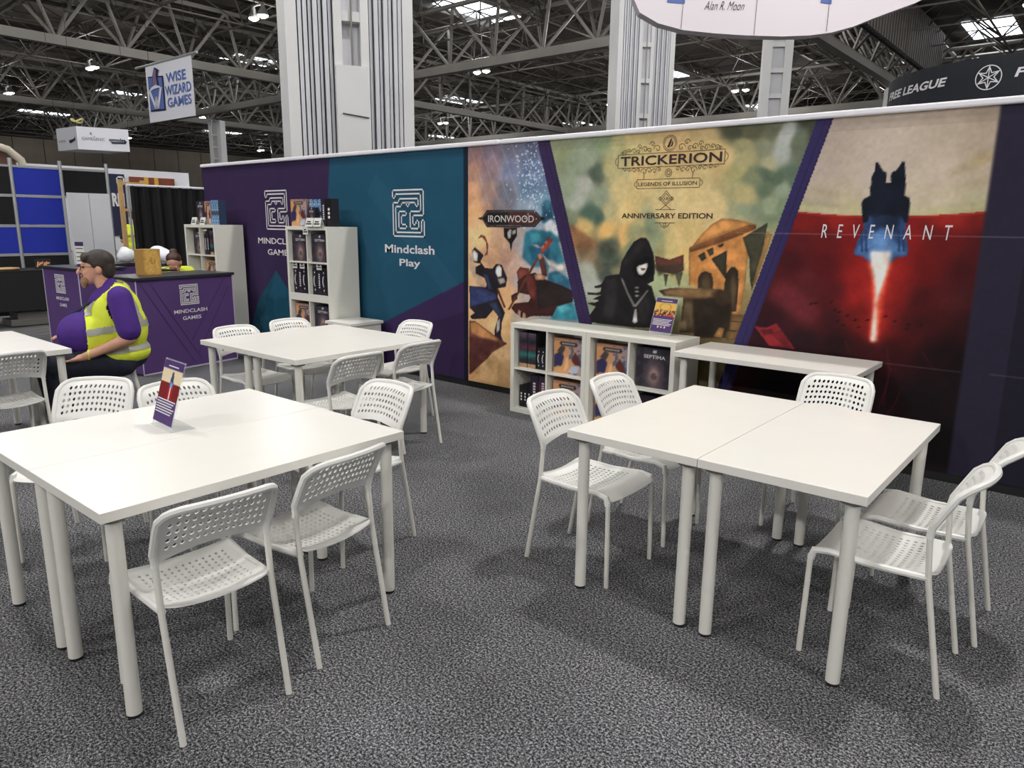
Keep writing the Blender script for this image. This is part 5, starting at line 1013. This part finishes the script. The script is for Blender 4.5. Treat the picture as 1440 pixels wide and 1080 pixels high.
def hand(p,d,palm_n,s=1.):
    """prims of a relaxed hand from wrist p pointing d, palm normal palm_n"""
    p=Vector(p); d=Vector(d).normalized(); n=Vector(palm_n); n=(n-d*n.dot(d)).normalized(); x=d.cross(n)
    P=[('cap',p,p+d*.03,.026,.028)]
    for k in(-1.5,-.5,.5,1.5): P.append(('cap',p+d*.03+x*k*.012,p+d*.085+x*k*.019,.017,.0125))
    for k,l in((-1.5,.055),(-.5,.075),(.5,.08),(1.5,.068)):
        b0=p+d*.088+x*k*.021; m_=b0+d*l*.5-n*.004+x*k*.003; e=m_+d*l*.42+n*.016+x*k*.002
        P+=[('cap',b0,m_,.0095,.0088),('cap',m_,e,.0088,.007)]
    b0=p+d*.03+x*(.03*s); P+=[('cap',b0,b0+d*.035+x*.028*s,.014,.011),('cap',b0+d*.035+x*.028*s,b0+d*.075+x*.034*s,.0105,.008)]
    return P
def head(c,tilt=0.,s=1.):
    """head prims around centre c, facing +y"""
    c=Vector(c); q=lambda a,b_,d:tuple(c+Matrix.Rotation(tilt,3,'X')@Vector((a*s,b_*s,d*s)))
    return [('ell',q(0,-.012,.022),(.079*s,.100*s,.098*s)),('ell',q(0,.035,-.03),(.062*s,.062*s,.085*s)),('ell',q(0,.055,-.085),(.045*s,.042*s,.036*s)),
      ('cap',q(0,.098,.01),q(0,.122,-.032),.011*s,.017*s),('cap',q(-.04,.083,.028),q(.04,.083,.028),.016*s,.016*s),('ell',q(0,.094,-.066),(.024*s,.012*s,.009*s)),
      ('ell',q(-.081,-.012,-.008),(.012*s,.022*s,.034*s)),('ell',q(.081,-.012,-.008),(.012*s,.022*s,.034*s)),('ell',q(-.035,.07,-.03),(.026*s,.024*s,.026*s)),('ell',q(.035,.07,-.03),(.026*s,.024*s,.026*s))]
# --- man seated at the left table, in profile
man=thing('person','seated bearded man with glasses in a yellow vest over a purple shirt','person',(-5.865,2.335,0),math.radians(180-22))
hc=(0,.10,1.235)
lw=(-.225,.235,.605); rw=(.16,.30,.715)
leg_l=[('cap',(-.11,.0,.535),(-.17,.47,.535),.105,.078),('cap',(-.17,.47,.535),(-.16,.44,.12),.072,.048)]
leg_r=[('cap',(.11,.0,.535),(.16,.47,.535),.105,.078),('cap',(.16,.47,.535),(.17,.40,.12),.072,.048)]
torso=[('ell',(0,.0,.57),(.19,.17,.13)),('ell',(0,.15,.75),(.20,.235,.175)),('ell',(0,.02,.90),(.19,.16,.20)),('cap',(-.17,-.02,1.02),(.17,-.02,1.02),.07,.07),('ell',(0,-.04,.78),(.19,.13,.2))]
body=[*head(hc),('cap',(0,.02,1.02),(0,.085,1.17),.062,.058),*torso,
  ('cap',(-.22,-.03,1.02),(-.285,-.075,.735),.055,.045),('cap',(-.285,-.075,.735),lw,.046,.030),('cap',(.22,-.03,1.02),(.29,.06,.76),.055,.045),('cap',(.29,.06,.76),rw,.046,.030),
  *hand(lw,(.12,1,-.22),(0,-.2,-1),-1),*hand(rw,(-.2,1,-.02),(0,0,-1),1),*leg_l,*leg_r,('cap',(-.16,.44,.12),(-.17,.56,.05),.04,.035),('cap',(.17,.40,.12),(.18,.53,.05),.04,.035)]
blob('body',body,.0075,M['skin'],man,3)
sh=[('ell',(0,.0,.60),(.205,.185,.13)),('ell',(0,.155,.75),(.215,.255,.19)),('ell',(0,.02,.90),(.205,.175,.215)),('cap',(-.18,-.02,1.02),(.18,-.02,1.02),.085,.085),('ell',(0,-.04,.78),(.205,.145,.2)),('cap',(0,0,1.04),(0,.04,1.105),.088,.070)]
sleeves=[('cap',(-.21,-.03,1.03),(-.285,-.072,.79),.088,.083),('cap',(.21,-.03,1.03),(.285,.04,.80),.088,.083)]
shirt=blob('shirt',sh+sleeves,.011,M['shirt'],man,4)
tro=blob('trousers',[('ell',(0,.0,.55),(.20,.19,.105))]+[('cap',a,b_,r0+.014,r1+.014) for _,a,b_,r0,r1 in leg_l+leg_r],.011,M['navy'],man,4)
for a,b_ in(((-.16,.40,.05),(-.17,.58,.038)),((.17,.36,.05),(.18,.55,.038))): blob('shoe',[('cap',a,b_,.046,.036),('ell',((a[0]+b_[0])/2,(a[1]+b_[1])/2,.02),(.047,.13,.02))],.008,M['shoe'],man,2)
vest=blob('tmpvest',[('ell',(0,.0,.60),(.232,.21,.115)),('ell',(0,.145,.745),(.234,.271,.205)),('ell',(0,.02,.90),(.228,.195,.22)),('cap',(-.165,-.02,1.03),(.165,-.02,1.03),.096,.096),('ell',(0,-.04,.78),(.23,.165,.22))],.011,M['hivis'],None,4)
front=lambda c:c.y>(.205 if c.z<.93 else .205-(c.z-.93)*1.1)
arm=lambda c:(abs(c.x)>.19 and math.hypot(c.y+.03,(c.z-.95)*.75)<.085) 
neck=lambda c:(abs(c.x)<.085 and c.z>1.04 and c.y>-.07)
ok=lambda c:not front(c) and not arm(c) and not neck(c) and c.z>.535
keep_faces(vest,'vest',lambda c,n:ok(c),M['hivis'],man,0,.004)
keep_faces(vest,'reflective_band',lambda c,n:ok(c) and abs(c.z-(.80-.12*c.y))<.024,M['reflect'],man,.009); keep_faces(vest,'reflective_band',lambda c,n:ok(c) and abs(c.z-(.635-.05*c.y))<.022,M['reflect'],man,.009)
for s in(-1,1): keep_faces(vest,'reflective_band',lambda c,n:ok(c) and abs(abs(c.x)-.135)<.022 and c.x*s>0 and c.z>.82,M['reflect'],man,.009)
bpy.data.objects.remove(vest)
H=Vector(hc); q=lambda a,b_,d:tuple(H+Vector((a,b_,d)))
blob('hair',[('ell',q(0,-.022,.052),(.088,.105,.086)),('ell',q(0,-.065,-.005),(.078,.062,.085)),('ell',q(0,.052,.088),(.066,.045,.030)),('ell',q(-.066,-.02,.03),(.024,.055,.05)),('ell',q(.066,-.02,.03),(.024,.055,.05)),('ell',q(-.045,.078,.072),(.03,.02,.03))],.007,M['hair_d'],man,2)
blob('beard',[('ell',q(0,.085,-.1),(.036,.032,.036)),('ell',q(0,.098,-.055),(.032,.014,.010)),('ell',q(0,.088,-.125),(.022,.022,.026)),('ell',q(-.03,.07,-.085),(.016,.024,.026)),('ell',q(.03,.07,-.085),(.016,.024,.026))],.006,M['beard'],man,2)
b=MB()
for s in(-1,1):
    b.tube([q(s*(.036+.026*math.cos(a)),.108-.006*abs(math.cos(a)),.008+.019*math.sin(a)) for a in [2*PI*k/16 for k in range(17)]],.0022,6); b.tube([q(s*.062,.104,.012),q(s*.084,.03,.012),q(s*.085,-.02,.004)],.0022,6)
b.tube([q(-.012,.112,.012),q(.012,.112,.012)],.0022,6); b.build('glasses',M['black'],man)
for s in(-1,1): blob('eye',[('ell',q(s*.034,.086,.008),(.012,.010,.008))],.004,M['black'],man,1)
b=MB(); pa=[]
for k in range(13):
    a=2*PI*k/12; pa.append((lw[0]+.035*math.cos(a),lw[1]-.03+.012*math.sin(a)*0,lw[2]+.014+.035*math.sin(a)))
b.tube(pa,.007,6); b.build('wristband',M['hivis'],man)
b=MB(); b.tube([(-.075,.0,1.10),(-.085,.12,1.02),(-.05,.24,.93),(0,.33,.89),(.05,.24,.93),(.085,.12,1.02),(.075,.0,1.10)],.008,6); b.build('lanyard',M['banner_dark'],man)
lines('shirt_print',[[(-.105,.96),(-.075,.955)],[(-.10,.945),(-.08,.94)]],.008,M['print_white'],lambda a,b_:(a,.215,b_),man)
# --- helper kneeling behind the counter, head bent
wo=thing('person','person with a brown hair bun in a yellow vest bending down behind the purple counter','person',(-8.86,4.28,0),math.radians(-127))
hc2=(0,.15,1.09)
blob('body',[*head(hc2,-.9,.95),('cap',(0,.02,.92),(0,.12,1.03),.05,.05),('ell',(0,0,.78),(.16,.12,.2)),('ell',(0,-.02,.55),(.17,.14,.14)),('cap',(-.17,0,.9),(-.22,.1,.66),.05,.04),('cap',(-.22,.1,.66),(-.12,.3,.60),.04,.028),('cap',(.17,0,.9),(.22,.1,.66),.05,.04),('cap',(.22,.1,.66),(.12,.3,.60),.04,.028),*hand((-.12,.3,.6),(.2,1,0),(0,0,-1),-1),*hand((.12,.3,.6),(-.2,1,0),(0,0,-1),1),
  ('cap',(-.1,0,.48),(-.12,.08,.09),.09,.06),('cap',(.1,0,.48),(.12,.08,.09),.09,.06),('cap',(-.12,.08,.08),(-.12,-.32,.06),.055,.04),('cap',(.12,.08,.08),(.12,-.32,.06),.055,.04)],.010,M['skin'],wo,3)
blob('trousers',[('ell',(0,-.02,.53),(.18,.15,.13)),('cap',(-.1,0,.48),(-.12,.08,.10),.102,.072),('cap',(.1,0,.48),(.12,.08,.10),.102,.072),('cap',(-.12,.08,.085),(-.12,-.30,.065),.067,.052),('cap',(.12,.08,.085),(.12,-.30,.065),.067,.052)],.013,M['navy'],wo,3)
blob('vest',[('ell',(0,0,.78),(.185,.145,.22)),('cap',(-.13,-.02,.97),(.13,-.02,.97),.078,.078),('ell',(0,-.01,.62),(.185,.15,.12))],.012,M['hivis'],wo,4)
blob('sleeve',[('cap',(-.17,0,.91),(-.215,.08,.72),.062,.056)],.01,M['shirt'],wo,3); blob('sleeve',[('cap',(.17,0,.91),(.215,.08,.72),.062,.056)],.01,M['shirt'],wo,3)
H2=Vector(hc2)
blob('hair',[('ell',tuple(H2+Vector((0,.005,.055))),(.086,.098,.075)),('ell',tuple(H2+Vector((0,-.06,.0))),(.074,.06,.085)),('ell',tuple(H2+Vector((0,-.01,.135))),(.045,.042,.036))],.008,M['hair_b'],wo,2)
# --- far worker seen from behind the timber frame
fm=thing('person','far worker in a yellow vest standing behind the pale timber frame','person',(-16.2,6.98,0),math.radians(60))
blob('body',[*head((0,.05,1.68),0,1.),('cap',(0,0,1.46),(0,.03,1.58),.055,.055),('ell',(0,0,1.25),(.17,.12,.24)),('ell',(0,0,.98),(.17,.13,.14)),('cap',(-.19,0,1.42),(-.25,.05,1.15),.05,.042),('cap',(-.25,.05,1.15),(-.2,.28,1.12),.042,.03),('cap',(.19,0,1.42),(.25,.05,1.15),.05,.042),('cap',(.25,.05,1.15),(.2,.28,1.12),.042,.03),*hand((-.2,.28,1.12),(.2,1,0),(0,0,-1),-1),*hand((.2,.28,1.12),(-.2,1,0),(0,0,-1),1),('cap',(-.1,0,.92),(-.1,.01,.48),.09,.065),('cap',(-.1,.01,.48),(-.1,-.01,.08),.062,.045),('cap',(.1,0,.92),(.1,.01,.48),.09,.065),('cap',(.1,.01,.48),(.1,-.01,.08),.062,.045)],.011,M['skin'],fm,3)
blob('trousers',[('ell',(0,0,.96),(.18,.14,.12)),('cap',(-.1,0,.92),(-.1,.01,.48),.102,.078),('cap',(-.1,.01,.48),(-.1,-.01,.10),.075,.06),('cap',(.1,0,.92),(.1,.01,.48),.102,.078),('cap',(.1,.01,.48),(.1,-.01,.10),.075,.06)],.014,M['black'],fm,3)
for s in(-1,1): blob('shoe',[('cap',(s*.1,-.04,.045),(s*.1,.14,.035),.045,.035)],.009,M['black'],fm,2)
blob('vest',[('ell',(0,0,1.25),(.195,.145,.26)),('cap',(-.14,0,1.43),(.14,0,1.43),.07,.07),('ell',(0,0,1.04),(.195,.15,.15))],.013,M['hivis'],fm,4)
for s in(-1,1): blob('sleeve',[('cap',(s*.19,0,1.42),(s*.24,.04,1.22),.062,.056)],.01,M['banner_dark'],fm,3)
blob('hair',[('ell',(0,.035,1.735),(.086,.104,.08)),('ell',(0,-.01,1.68),(.078,.065,.08))],.009,M['hair_d'],fm,2)
# white plastic bags
for (x,y,z,rx,ry,rz_,lab) in((-10.15,4.72,1.02,.26,.16,.20,'white plastic sack heaped against the shelf behind the counter'),(-10.42,4.36,1.025,.14,.12,.18,'small white plastic sack behind the parchment coloured box')):
    random.seed(int(x*-100)); pr=[('ell',(random.uniform(-.4,.4)*rx,random.uniform(-.4,.4)*ry,rz_*random.uniform(.4,.7)),(rx*random.uniform(.5,.7),ry*random.uniform(.5,.7),rz_*random.uniform(.35,.5))) for _ in range(7)]+[('ell',(0,0,rz_*.45),(rx*.8,ry*.8,rz_*.45))]
    o=blob('plastic_sack',pr,.02,M['panel_white'],None,2); o.location=(x,y,z); tag(o,lab,'sack')
# ------------------------------------------------------------------ stands across the aisle
XP=-13.7; ys=[3.38,4.10,4.81,5.53]; zr=[1.02,1.475,1.945,2.40]
t=thing('panel_screen','display screen of blue and black felt panels in an aluminium frame','display screen',(XP,0,0))
for y in ys+[2.66]: MB().tube([(0,y,0),(0,y,2.52)],.03,8).build('post',M['alu'],t)
lay={(0,0):'blue',(0,1):'felt',(0,2):'felt',(1,0):'blue',(1,1):'blue',(1,2):'blue',(2,2):'felt',(-1,0):'blue',(-1,1):'felt',(-1,2):'felt'}
for (i,j),mm in lay.items():
    y0=ys[i] if i>=0 else 2.66; y1=ys[i+1]; MB().box(-.012,.012,y0+.03,y1-.03,zr[j]+.02,zr[j+1]-.02).build('felt_panel',M[mm],t)
for i in range(-1,2): MB().box(-.012,.012,(ys[i] if i>=0 else 2.66)+.03,ys[i+1]-.03,.06,1.0).build('felt_panel',M['felt'],t)
for j in range(4): MB().box(-.02,.02,2.66,5.53 if j>=2 else 4.81,zr[j]-.016,zr[j]+.016).build('cross_rail',M['alu'],t)
t=thing('white_partition','tall white two leaf partition standing right of the blue panels','partition',(XP+.05,4.85,0))
MB().box(-.02,.02,0,.325,.03,2.02).build('leaf',M['panel_white'],t); MB().box(-.02,.02,.335,.66,.03,2.02).build('leaf',M['panel_white'],t); MB().box(-.03,.0,.318,.342,0,2.02).build('hinge_strip',M['bracket'],t); MB().box(-.03,.03,0,.66,0,.03).build('foot_rail',M['alu'],t)
XW=-17.0
st=tag(MB().box(XW-.08,XW,2.0,8.67,0,2.66).build('stand_wall',M['panel_white']),'white back wall of the stand across the aisle, behind the blue panels','wall')
t=thing('hanging_poster','dark navy poster with white letters RN and a small square emblem','poster',(XW+.01,6.47,1.25))
MB().box(0,.02,0,.74,0,1.30).build('sheet',M['banner_dark'],t); pp=lambda a,b_:(.023,a,b_)
text('lettering','RN',M['print_white'],.44,.70,.62,.90,pp,t,bold=.05); lines('emblem_square',[[(.58,1.09),(.72,1.09),(.72,1.24),(.58,1.24),'c']],.03,M['print_white'],pp,t); lines('emblem_star',[[(.65,1.2),(.61,1.12)],[(.65,1.2),(.69,1.12)],[(.61,1.14),(.69,1.14)]],.025,M['print_white'],pp,t)
t=thing('chest_panel','brown wooden chest picture with two yellow straps above the black drape','picture',(XW+.01,7.31,1.85))
MB().box(0,.06,0,.98,0,.66).build('board',mat('reddish brown chest print',(128,66,42),.7,noise=.2,nscale=6),t)
for y in(.30,.52): MB().box(.06,.07,y,y+.09,0,.66).build('strap',mat('ochre strap print',(214,160,62),.7),t)
# black drape with folds
b=MB(); n=60; pts=[(-12.2+.045*math.sin(i*1.05)+.02*math.sin(i*2.3),5.25+i*(1.9/n)) for i in range(n+1)]
for i in range(n):
    (x0,y0),(x1,y1)=pts[i],pts[i+1]; b.quad((x0*1,y0,.05),(x1,y1,.05),(-12.2+(x1+12.2)*.45,y1,2.11),(-12.2+(x0+12.2)*.45,y0,2.11))
dr=thing('black_drape','black drape hanging behind the counters beside the purple wall end','drape',(0,0,0))
b.build('cloth',M['drape'],dr,smooth=True,fix=False); MB().tube([(-12.2,5.2,2.12),(-12.2,7.2,2.12)],.02,8).build('drape_rail',M['rail_white'],dr)
for y in(5.22,7.18): MB().tube([(-12.2,y,0),(-12.2,y,2.12)],.018,8).build('drape_post',M['alu'],dr)
# pale timber ladder frame
t=thing('timber_frame','pale timber ladder frame standing beside the black drape','frame',(-15.0,6.28,0))
for y in(0,.42): MB().box(-.035,.035,y-.035,y+.035,0,2.34).build('upright',M['wood'],t)
for k,z in enumerate((.35,.8,1.25,1.75,2.25)): MB().box(-.03,.03,.035,.385,z,z+.05).build('rung',M['wood'],t)
t=thing('work_bench','small bench with a pale wooden edge beside the far worker','bench',(-16.2,6.12,0))
MB().box(-.3,.3,-.3,.35,.93,.98).build('bench_top',M['wood'],t); MB().box(-.28,.28,-.28,.33,0,.93).build('body',M['felt'],t); 
o=tag(MB().box(-.12,.12,-.1,.1,0,.16).build('carton',M['paper'],None,(-16.0,6.25,.98),bevel=.004),'small white carton on the far bench','carton')
# black clothed table with clutter
t=thing('clothed_table','table under a black cloth at the left edge in front of the blue panels','table',(-13.35,2.3,0))
MB().box(0,.75,0,1.95,.80,.83).build('table_top',M['felt'],t); MB().box(.745,.755,0,1.95,.24,.80).build('cloth_front',M['drape'],t); MB().box(0,.75,1.945,1.955,.24,.80).build('cloth_side',M['drape'],t)
for x in(.08,.67):
    for y in(.08,1.87): MB().tube([(x,y,0),(x,y,.80)],.018,8).build('leg',M['alu'],t)
for k,(y,w_,h_) in enumerate(((1.25,.5,.10),(1.35,.4,.2))):
    o=MB().box(0,.4,0,w_,0,.1).build('storage_box',M['bracket'],None,(-13.1,2.3+y,.0+.102*k),bevel=.006); tag(o,('lower','upper')[k]+' grey storage box under the black clothed table','box')
o=tag(MB().box(0,.3,0,.5,0,.03).build('paper_stack',M['paper'],None,(-12.95,2.95,.832),bevel=.003),'white paper stack on the black clothed table at the left edge','paper')
o=tag(MB().tube([(0,0,0),(0,0,.02),(0,0,.035)],[.14,.17,.17],20).build('wooden_tray',M['wood'],None,(-12.85,3.62,.832)),'round tan tray on the black clothed table','tray')
t=thing('picture_frame','small glowing orange picture standing on the black clothed table','picture',(-12.9,4.02,.832)); MB().box(-.01,.01,0,.22,0,.15).build('board',M['box_dark'],t); 
lines('sparkle_print',[[(.03+.03*k,.04+.02*(k%3)),(.045+.03*k,.10-.01*(k%2))] for k in range(6)],.02,mat('orange print',(235,170,110),.7),lambda a,b_:(.012,a,b_),t)
# beige arch of the stand beyond
t=thing('display_arch','curved beige arch rising above the blue panels','arch',(-16.2,2.2,0))
pa=[(0,-1.2,2.95),(0,1.6,2.95),(0,2.35,2.92),(0,2.65,2.83),(0,2.84,2.66),(0,2.9,2.4),(0,2.9,0)]
MB().tube(pa,.07,10).build('arch_tube',M['tan'],t,smooth=True); 
b=MB(); b.poly([(-.03,2.2,2.86),(-.03,2.6,2.78),(-.03,2.76,2.62),(-.03,2.8,2.45),(-.03,2.5,2.45),(-.03,2.3,2.7)]); b.build('arch_panel',mat('brown arch print',(92,66,54),.7),t,fix=False)
# ------------------------------------------------------------------ hanging signs
FH=Vector((-math.sin(yaw),math.cos(yaw),0)); RH=Vector((math.cos(yaw),math.sin(yaw),0))
def hall_pt(depth,lat,z): v=FH*depth+RH*lat; return Vector((v.x,v.y,z))
def wires(t,pts,top=13.1):
    for p in pts: MB().tube([p,(p[0],p[1],top)],.006,5).build('suspension_wire',M['black'],t)
# wizard banner
A_=Vector((-19.09,8.86,3.94)); B_=Vector((-16.87,8.88,3.94)); d=(B_-A_); W=d.length; d.normalize(); HB=1.32; nv=Vector((d.y,-d.x,0))
if nv.dot(-A_)<0: nv=-nv
t=thing('hanging_banner','white hanging banner with a blue wizard hat emblem','banner')
pl=lambda a,b_,e=.0: tuple(A_+d*a+Vector((0,0,b_))+nv*e)
b=MB(); b.quad(pl(0,0),pl(W,0),pl(W,HB),pl(0,HB)); b.quad(pl(0,0,-.012),pl(0,HB,-.012),pl(W,HB,-.012),pl(W,0,-.012)); b.build('cloth',M['banner'],t,fix=False)
MB().tube([pl(-.5,HB),pl(W+.28,HB)],.03,8).build('pole',M['alu'],t)
e1=lambda a,b_:pl(a*W,b_*HB,.015); e2=lambda a,b_:pl(a*W,b_*HB,.025); e3=lambda a,b_:pl(a*W,b_*HB,.035)
def shape(name,pts,mm,pf):
    b=MB(); b.poly([pf(*p) for p in pts]); return b.build(name,mm,t,fix=False)
shape('emblem_border',[(.055,.19),(.40,.17),(.40,.76),(.055,.80)],M['banner_dark'],e1); shape('emblem_field',[(.075,.215),(.38,.197),(.38,.735),(.075,.775)],M['banner_blue'],e2)
shape('hat_cone',[(.15,.60),(.18,.80),(.23,.93),(.29,.90),(.34,.86),(.30,.84),(.29,.74),(.31,.62)],M['banner_dark'],e3)
e4=lambda a,b_:pl(a*W,b_*HB,.045)
shape('hat_cone_fill',[(.17,.61),(.20,.80),(.235,.905),(.28,.87),(.265,.75),(.285,.63)],M['banner_mauve'],e4); shape('hat_brim',[(.06,.52),(.14,.595),(.23,.635),(.31,.60),(.40,.545),(.30,.57),(.2,.565)],M['banner'],e4)
lines('emblem_letter',[[(.10,.53),(.205,.24)],[(.205,.24),(.235,.40)],[(.235,.40),(.265,.24)],[(.265,.24),(.345,.53)]],.045,M['banner'],e4,t)
for s_,z0,x0,x1 in(('WISE',.62,.46,.88),('WIZARD',.41,.42,.97),('GAMES',.205,.45,.96)): text('lettering',s_,M['banner_blue'],x0,x1,z0,z0+.165,e1,t,bold=.02)
wires(t,[pl(.2,HB),pl(W-.2,HB)])
# white box sign
t=thing('hanging_box_sign','white box shaped sign hanging far away above the blue panels','sign')
c0=Vector((-27.0,10.1,0)); c1_=Vector((-26.5,11.53,0)); c2_=Vector((-28.4,9.99,0)); c3_=c1_+c2_-c0; z0,z1=3.84,4.56
b=MB(); b.prism([(v.x,v.y) for v in(c0,c1_,c3_,c2_)],z0,z1,'xy'); b.build('box_body',M['banner'],t)
fr=lambda u,zf:tuple(c0.lerp(c1_,u)+Vector((0,0,z0+(z1-z0)*zf))+(c0-c2_).normalized()*.03); le=lambda u,zf:tuple(c2_.lerp(c0,u)+Vector((0,0,z0+(z1-z0)*zf))+(c0-c1_).normalized()*.03)
text('lettering','GAMEGENIC',M['bracket'],.08,.52,.42,.55,fr,t,bold=.0); text('lettering','asmodee',M['print_black'],.60,.92,.43,.58,fr,t,bold=.03); 
def shp(pts,mm,pf,name): 
    b=MB(); b.poly([pf(*p) for p in pts]); b.build(name,mm,t,fix=False)
shp([(.62,.40),(.66,.32),(.92,.34),(.95,.44),(.91,.50),(.90,.42)],M['banner_dark'],fr,'swoosh_print'); shp([(.64,.42),(.68,.28),(.94,.40),(.95,.56),(.88,.46)],M['banner_dark'],le,'swoosh_print'); text('lettering','GAMEGENIC',M['bracket'],.12,.48,.36,.46,le,t)
shp([(.24,.75),(.27,.78),(.28,.66),(.25,.66)],M['bracket'],fr,'mark_print'); shp([(.30,.60),(.34,.62),(.33,.57)],M['bracket'],fr,'mark_print')
wires(t,[tuple(c0)[:2]+(z1,),tuple(c2_)[:2]+(z1,),tuple(c1_)[:2]+(z1,)])
b=MB(); pc=c0+Vector((0,.05,z1+.18)); b.tube([tuple(pc+Vector((.16*math.cos(a),.16*math.sin(a),.05*math.sin(2*a)))) for a in [2*PI*k/14 for k in range(15)]],.03,6); b.build('coiled_cable',mat('dull yellow cable',(206,198,130),.6),t)
# round white sign overhead
t=thing('overhead_sign','large white rounded sign with script lettering hanging at the top of the picture','sign')
S0=hall_pt(13.0,0,0)
def so(a,b_,e=0.): return tuple(S0+RH*a+Vector((0,0,b_))-FH*e)
outl=[(1.85,6.6),(1.87,5.45),(1.92,5.22),(2.03,5.01),(2.34,4.85),(2.76,4.75),(3.3,4.705),(3.81,4.68),(4.4,4.67),(4.85,4.69),(5.22,4.74),(5.55,4.83),(5.9,4.97),(6.56,5.21),(7.0,5.45),(7.1,6.6)]
b=MB(); n=len(outl); b.poly([so(*p) for p in outl]); b.poly([so(*p,-.25) for p in outl[::-1]])
for i in range(n): b.quad(so(*outl[i]),so(*outl[i],-.25),so(*outl[(i+1)%n],-.25),so(*outl[(i+1)%n]))
b.build('sign_body',M['sign_white'],t)
text('lettering','Alan R. Moon',M['print_dark'],3.08,3.72,5.06,5.19,lambda a,b_:so(a,b_,.012),t,bold=-.008,shear=.04)
for x0,x1,z0 in((2.47,2.76,5.15),(4.98,5.16,5.17)):
    b=MB(); b.poly([so(x0,z0+.02,.012),so(x1,z0,.012),so(x1,5.6,.012),so(x0,5.6,.012)]); b.build('blue_print',M['banner_blue'],t,fix=False)
lines('seam',[[(2.72,4.78),(2.78,6.4)],[(3.93,4.70),(3.96,6.4)],[(5.12,4.76),(5.14,6.4)]],.012,M['bracket'],lambda a,b_:so(a,b_,.012),t)
wires(t,[so(2.4,6.55,-.1),so(6.6,6.55,-.1)])
# black round drum sign
t=thing('drum_sign','black round hanging sign with a star emblem, above the right end of the stand wall','sign')
RD=3.5; DC=hall_pt(19.2+1.5,13.85,0); zb,zt=3.7,5.58; n=64
ang0=math.atan2(-DC.y,-DC.x)
def dm(a,z,e=0.): return (DC.x+(RD+e)*math.cos(a),DC.y+(RD+e)*math.sin(a),z)
b=MB()
for i in range(n):
    a,a2=2*PI*i/n,2*PI*(i+1)/n; b.quad(dm(a,zb),dm(a2,zb),dm(a2,zt),dm(a,zt)); b.quad(dm(a,zb,-.06),dm(a,zt,-.06),dm(a2,zt,-.06),dm(a2,zb,-.06)); b.quad(dm(a,zt),dm(a2,zt),dm(a2,zt,-.06),dm(a,zt,-.06)); b.quad(dm(a,zb),dm(a,zb,-.06),dm(a2,zb,-.06),dm(a2,zb))
b.build('drum_cloth',M['drum'],t,fix=False)
dp=lambda s_,z:dm(ang0+s_/RD,z,.012)
for s0,sw in((-1.24*RD,.68*RD),(-.12*RD,.68*RD)): text('lettering','FREE LEAGUE',M['print_white'],s0,s0+sw,5.05,5.26,dp,t,bold=.03,shear=.06)
for sx in(-.27*RD,-1.40*RD):
    sc=(sx,5.105); pa=[[(sc[0]+.27*math.cos(2*PI*k/28),sc[1]+.27*math.sin(2*PI*k/28)) for k in range(29)]]; r1=.24;r0=.115
    stp=[(sc[0]+(r1 if k%2==0 else r0)*math.sin(PI*k/6),sc[1]+(r1 if k%2==0 else r0)*math.cos(PI*k/6)) for k in range(12)]; pa.append(stp+['c'])
    for k in range(6): pa.append([sc,(sc[0]+r1*math.sin(PI*k/3),sc[1]+r1*math.cos(PI*k/3))])
    lines('star_emblem',pa,.022,M['print_white'],dp,t)
wires(t,[dm(ang0-1,zt),dm(ang0+1,zt),dm(ang0+PI,zt)])
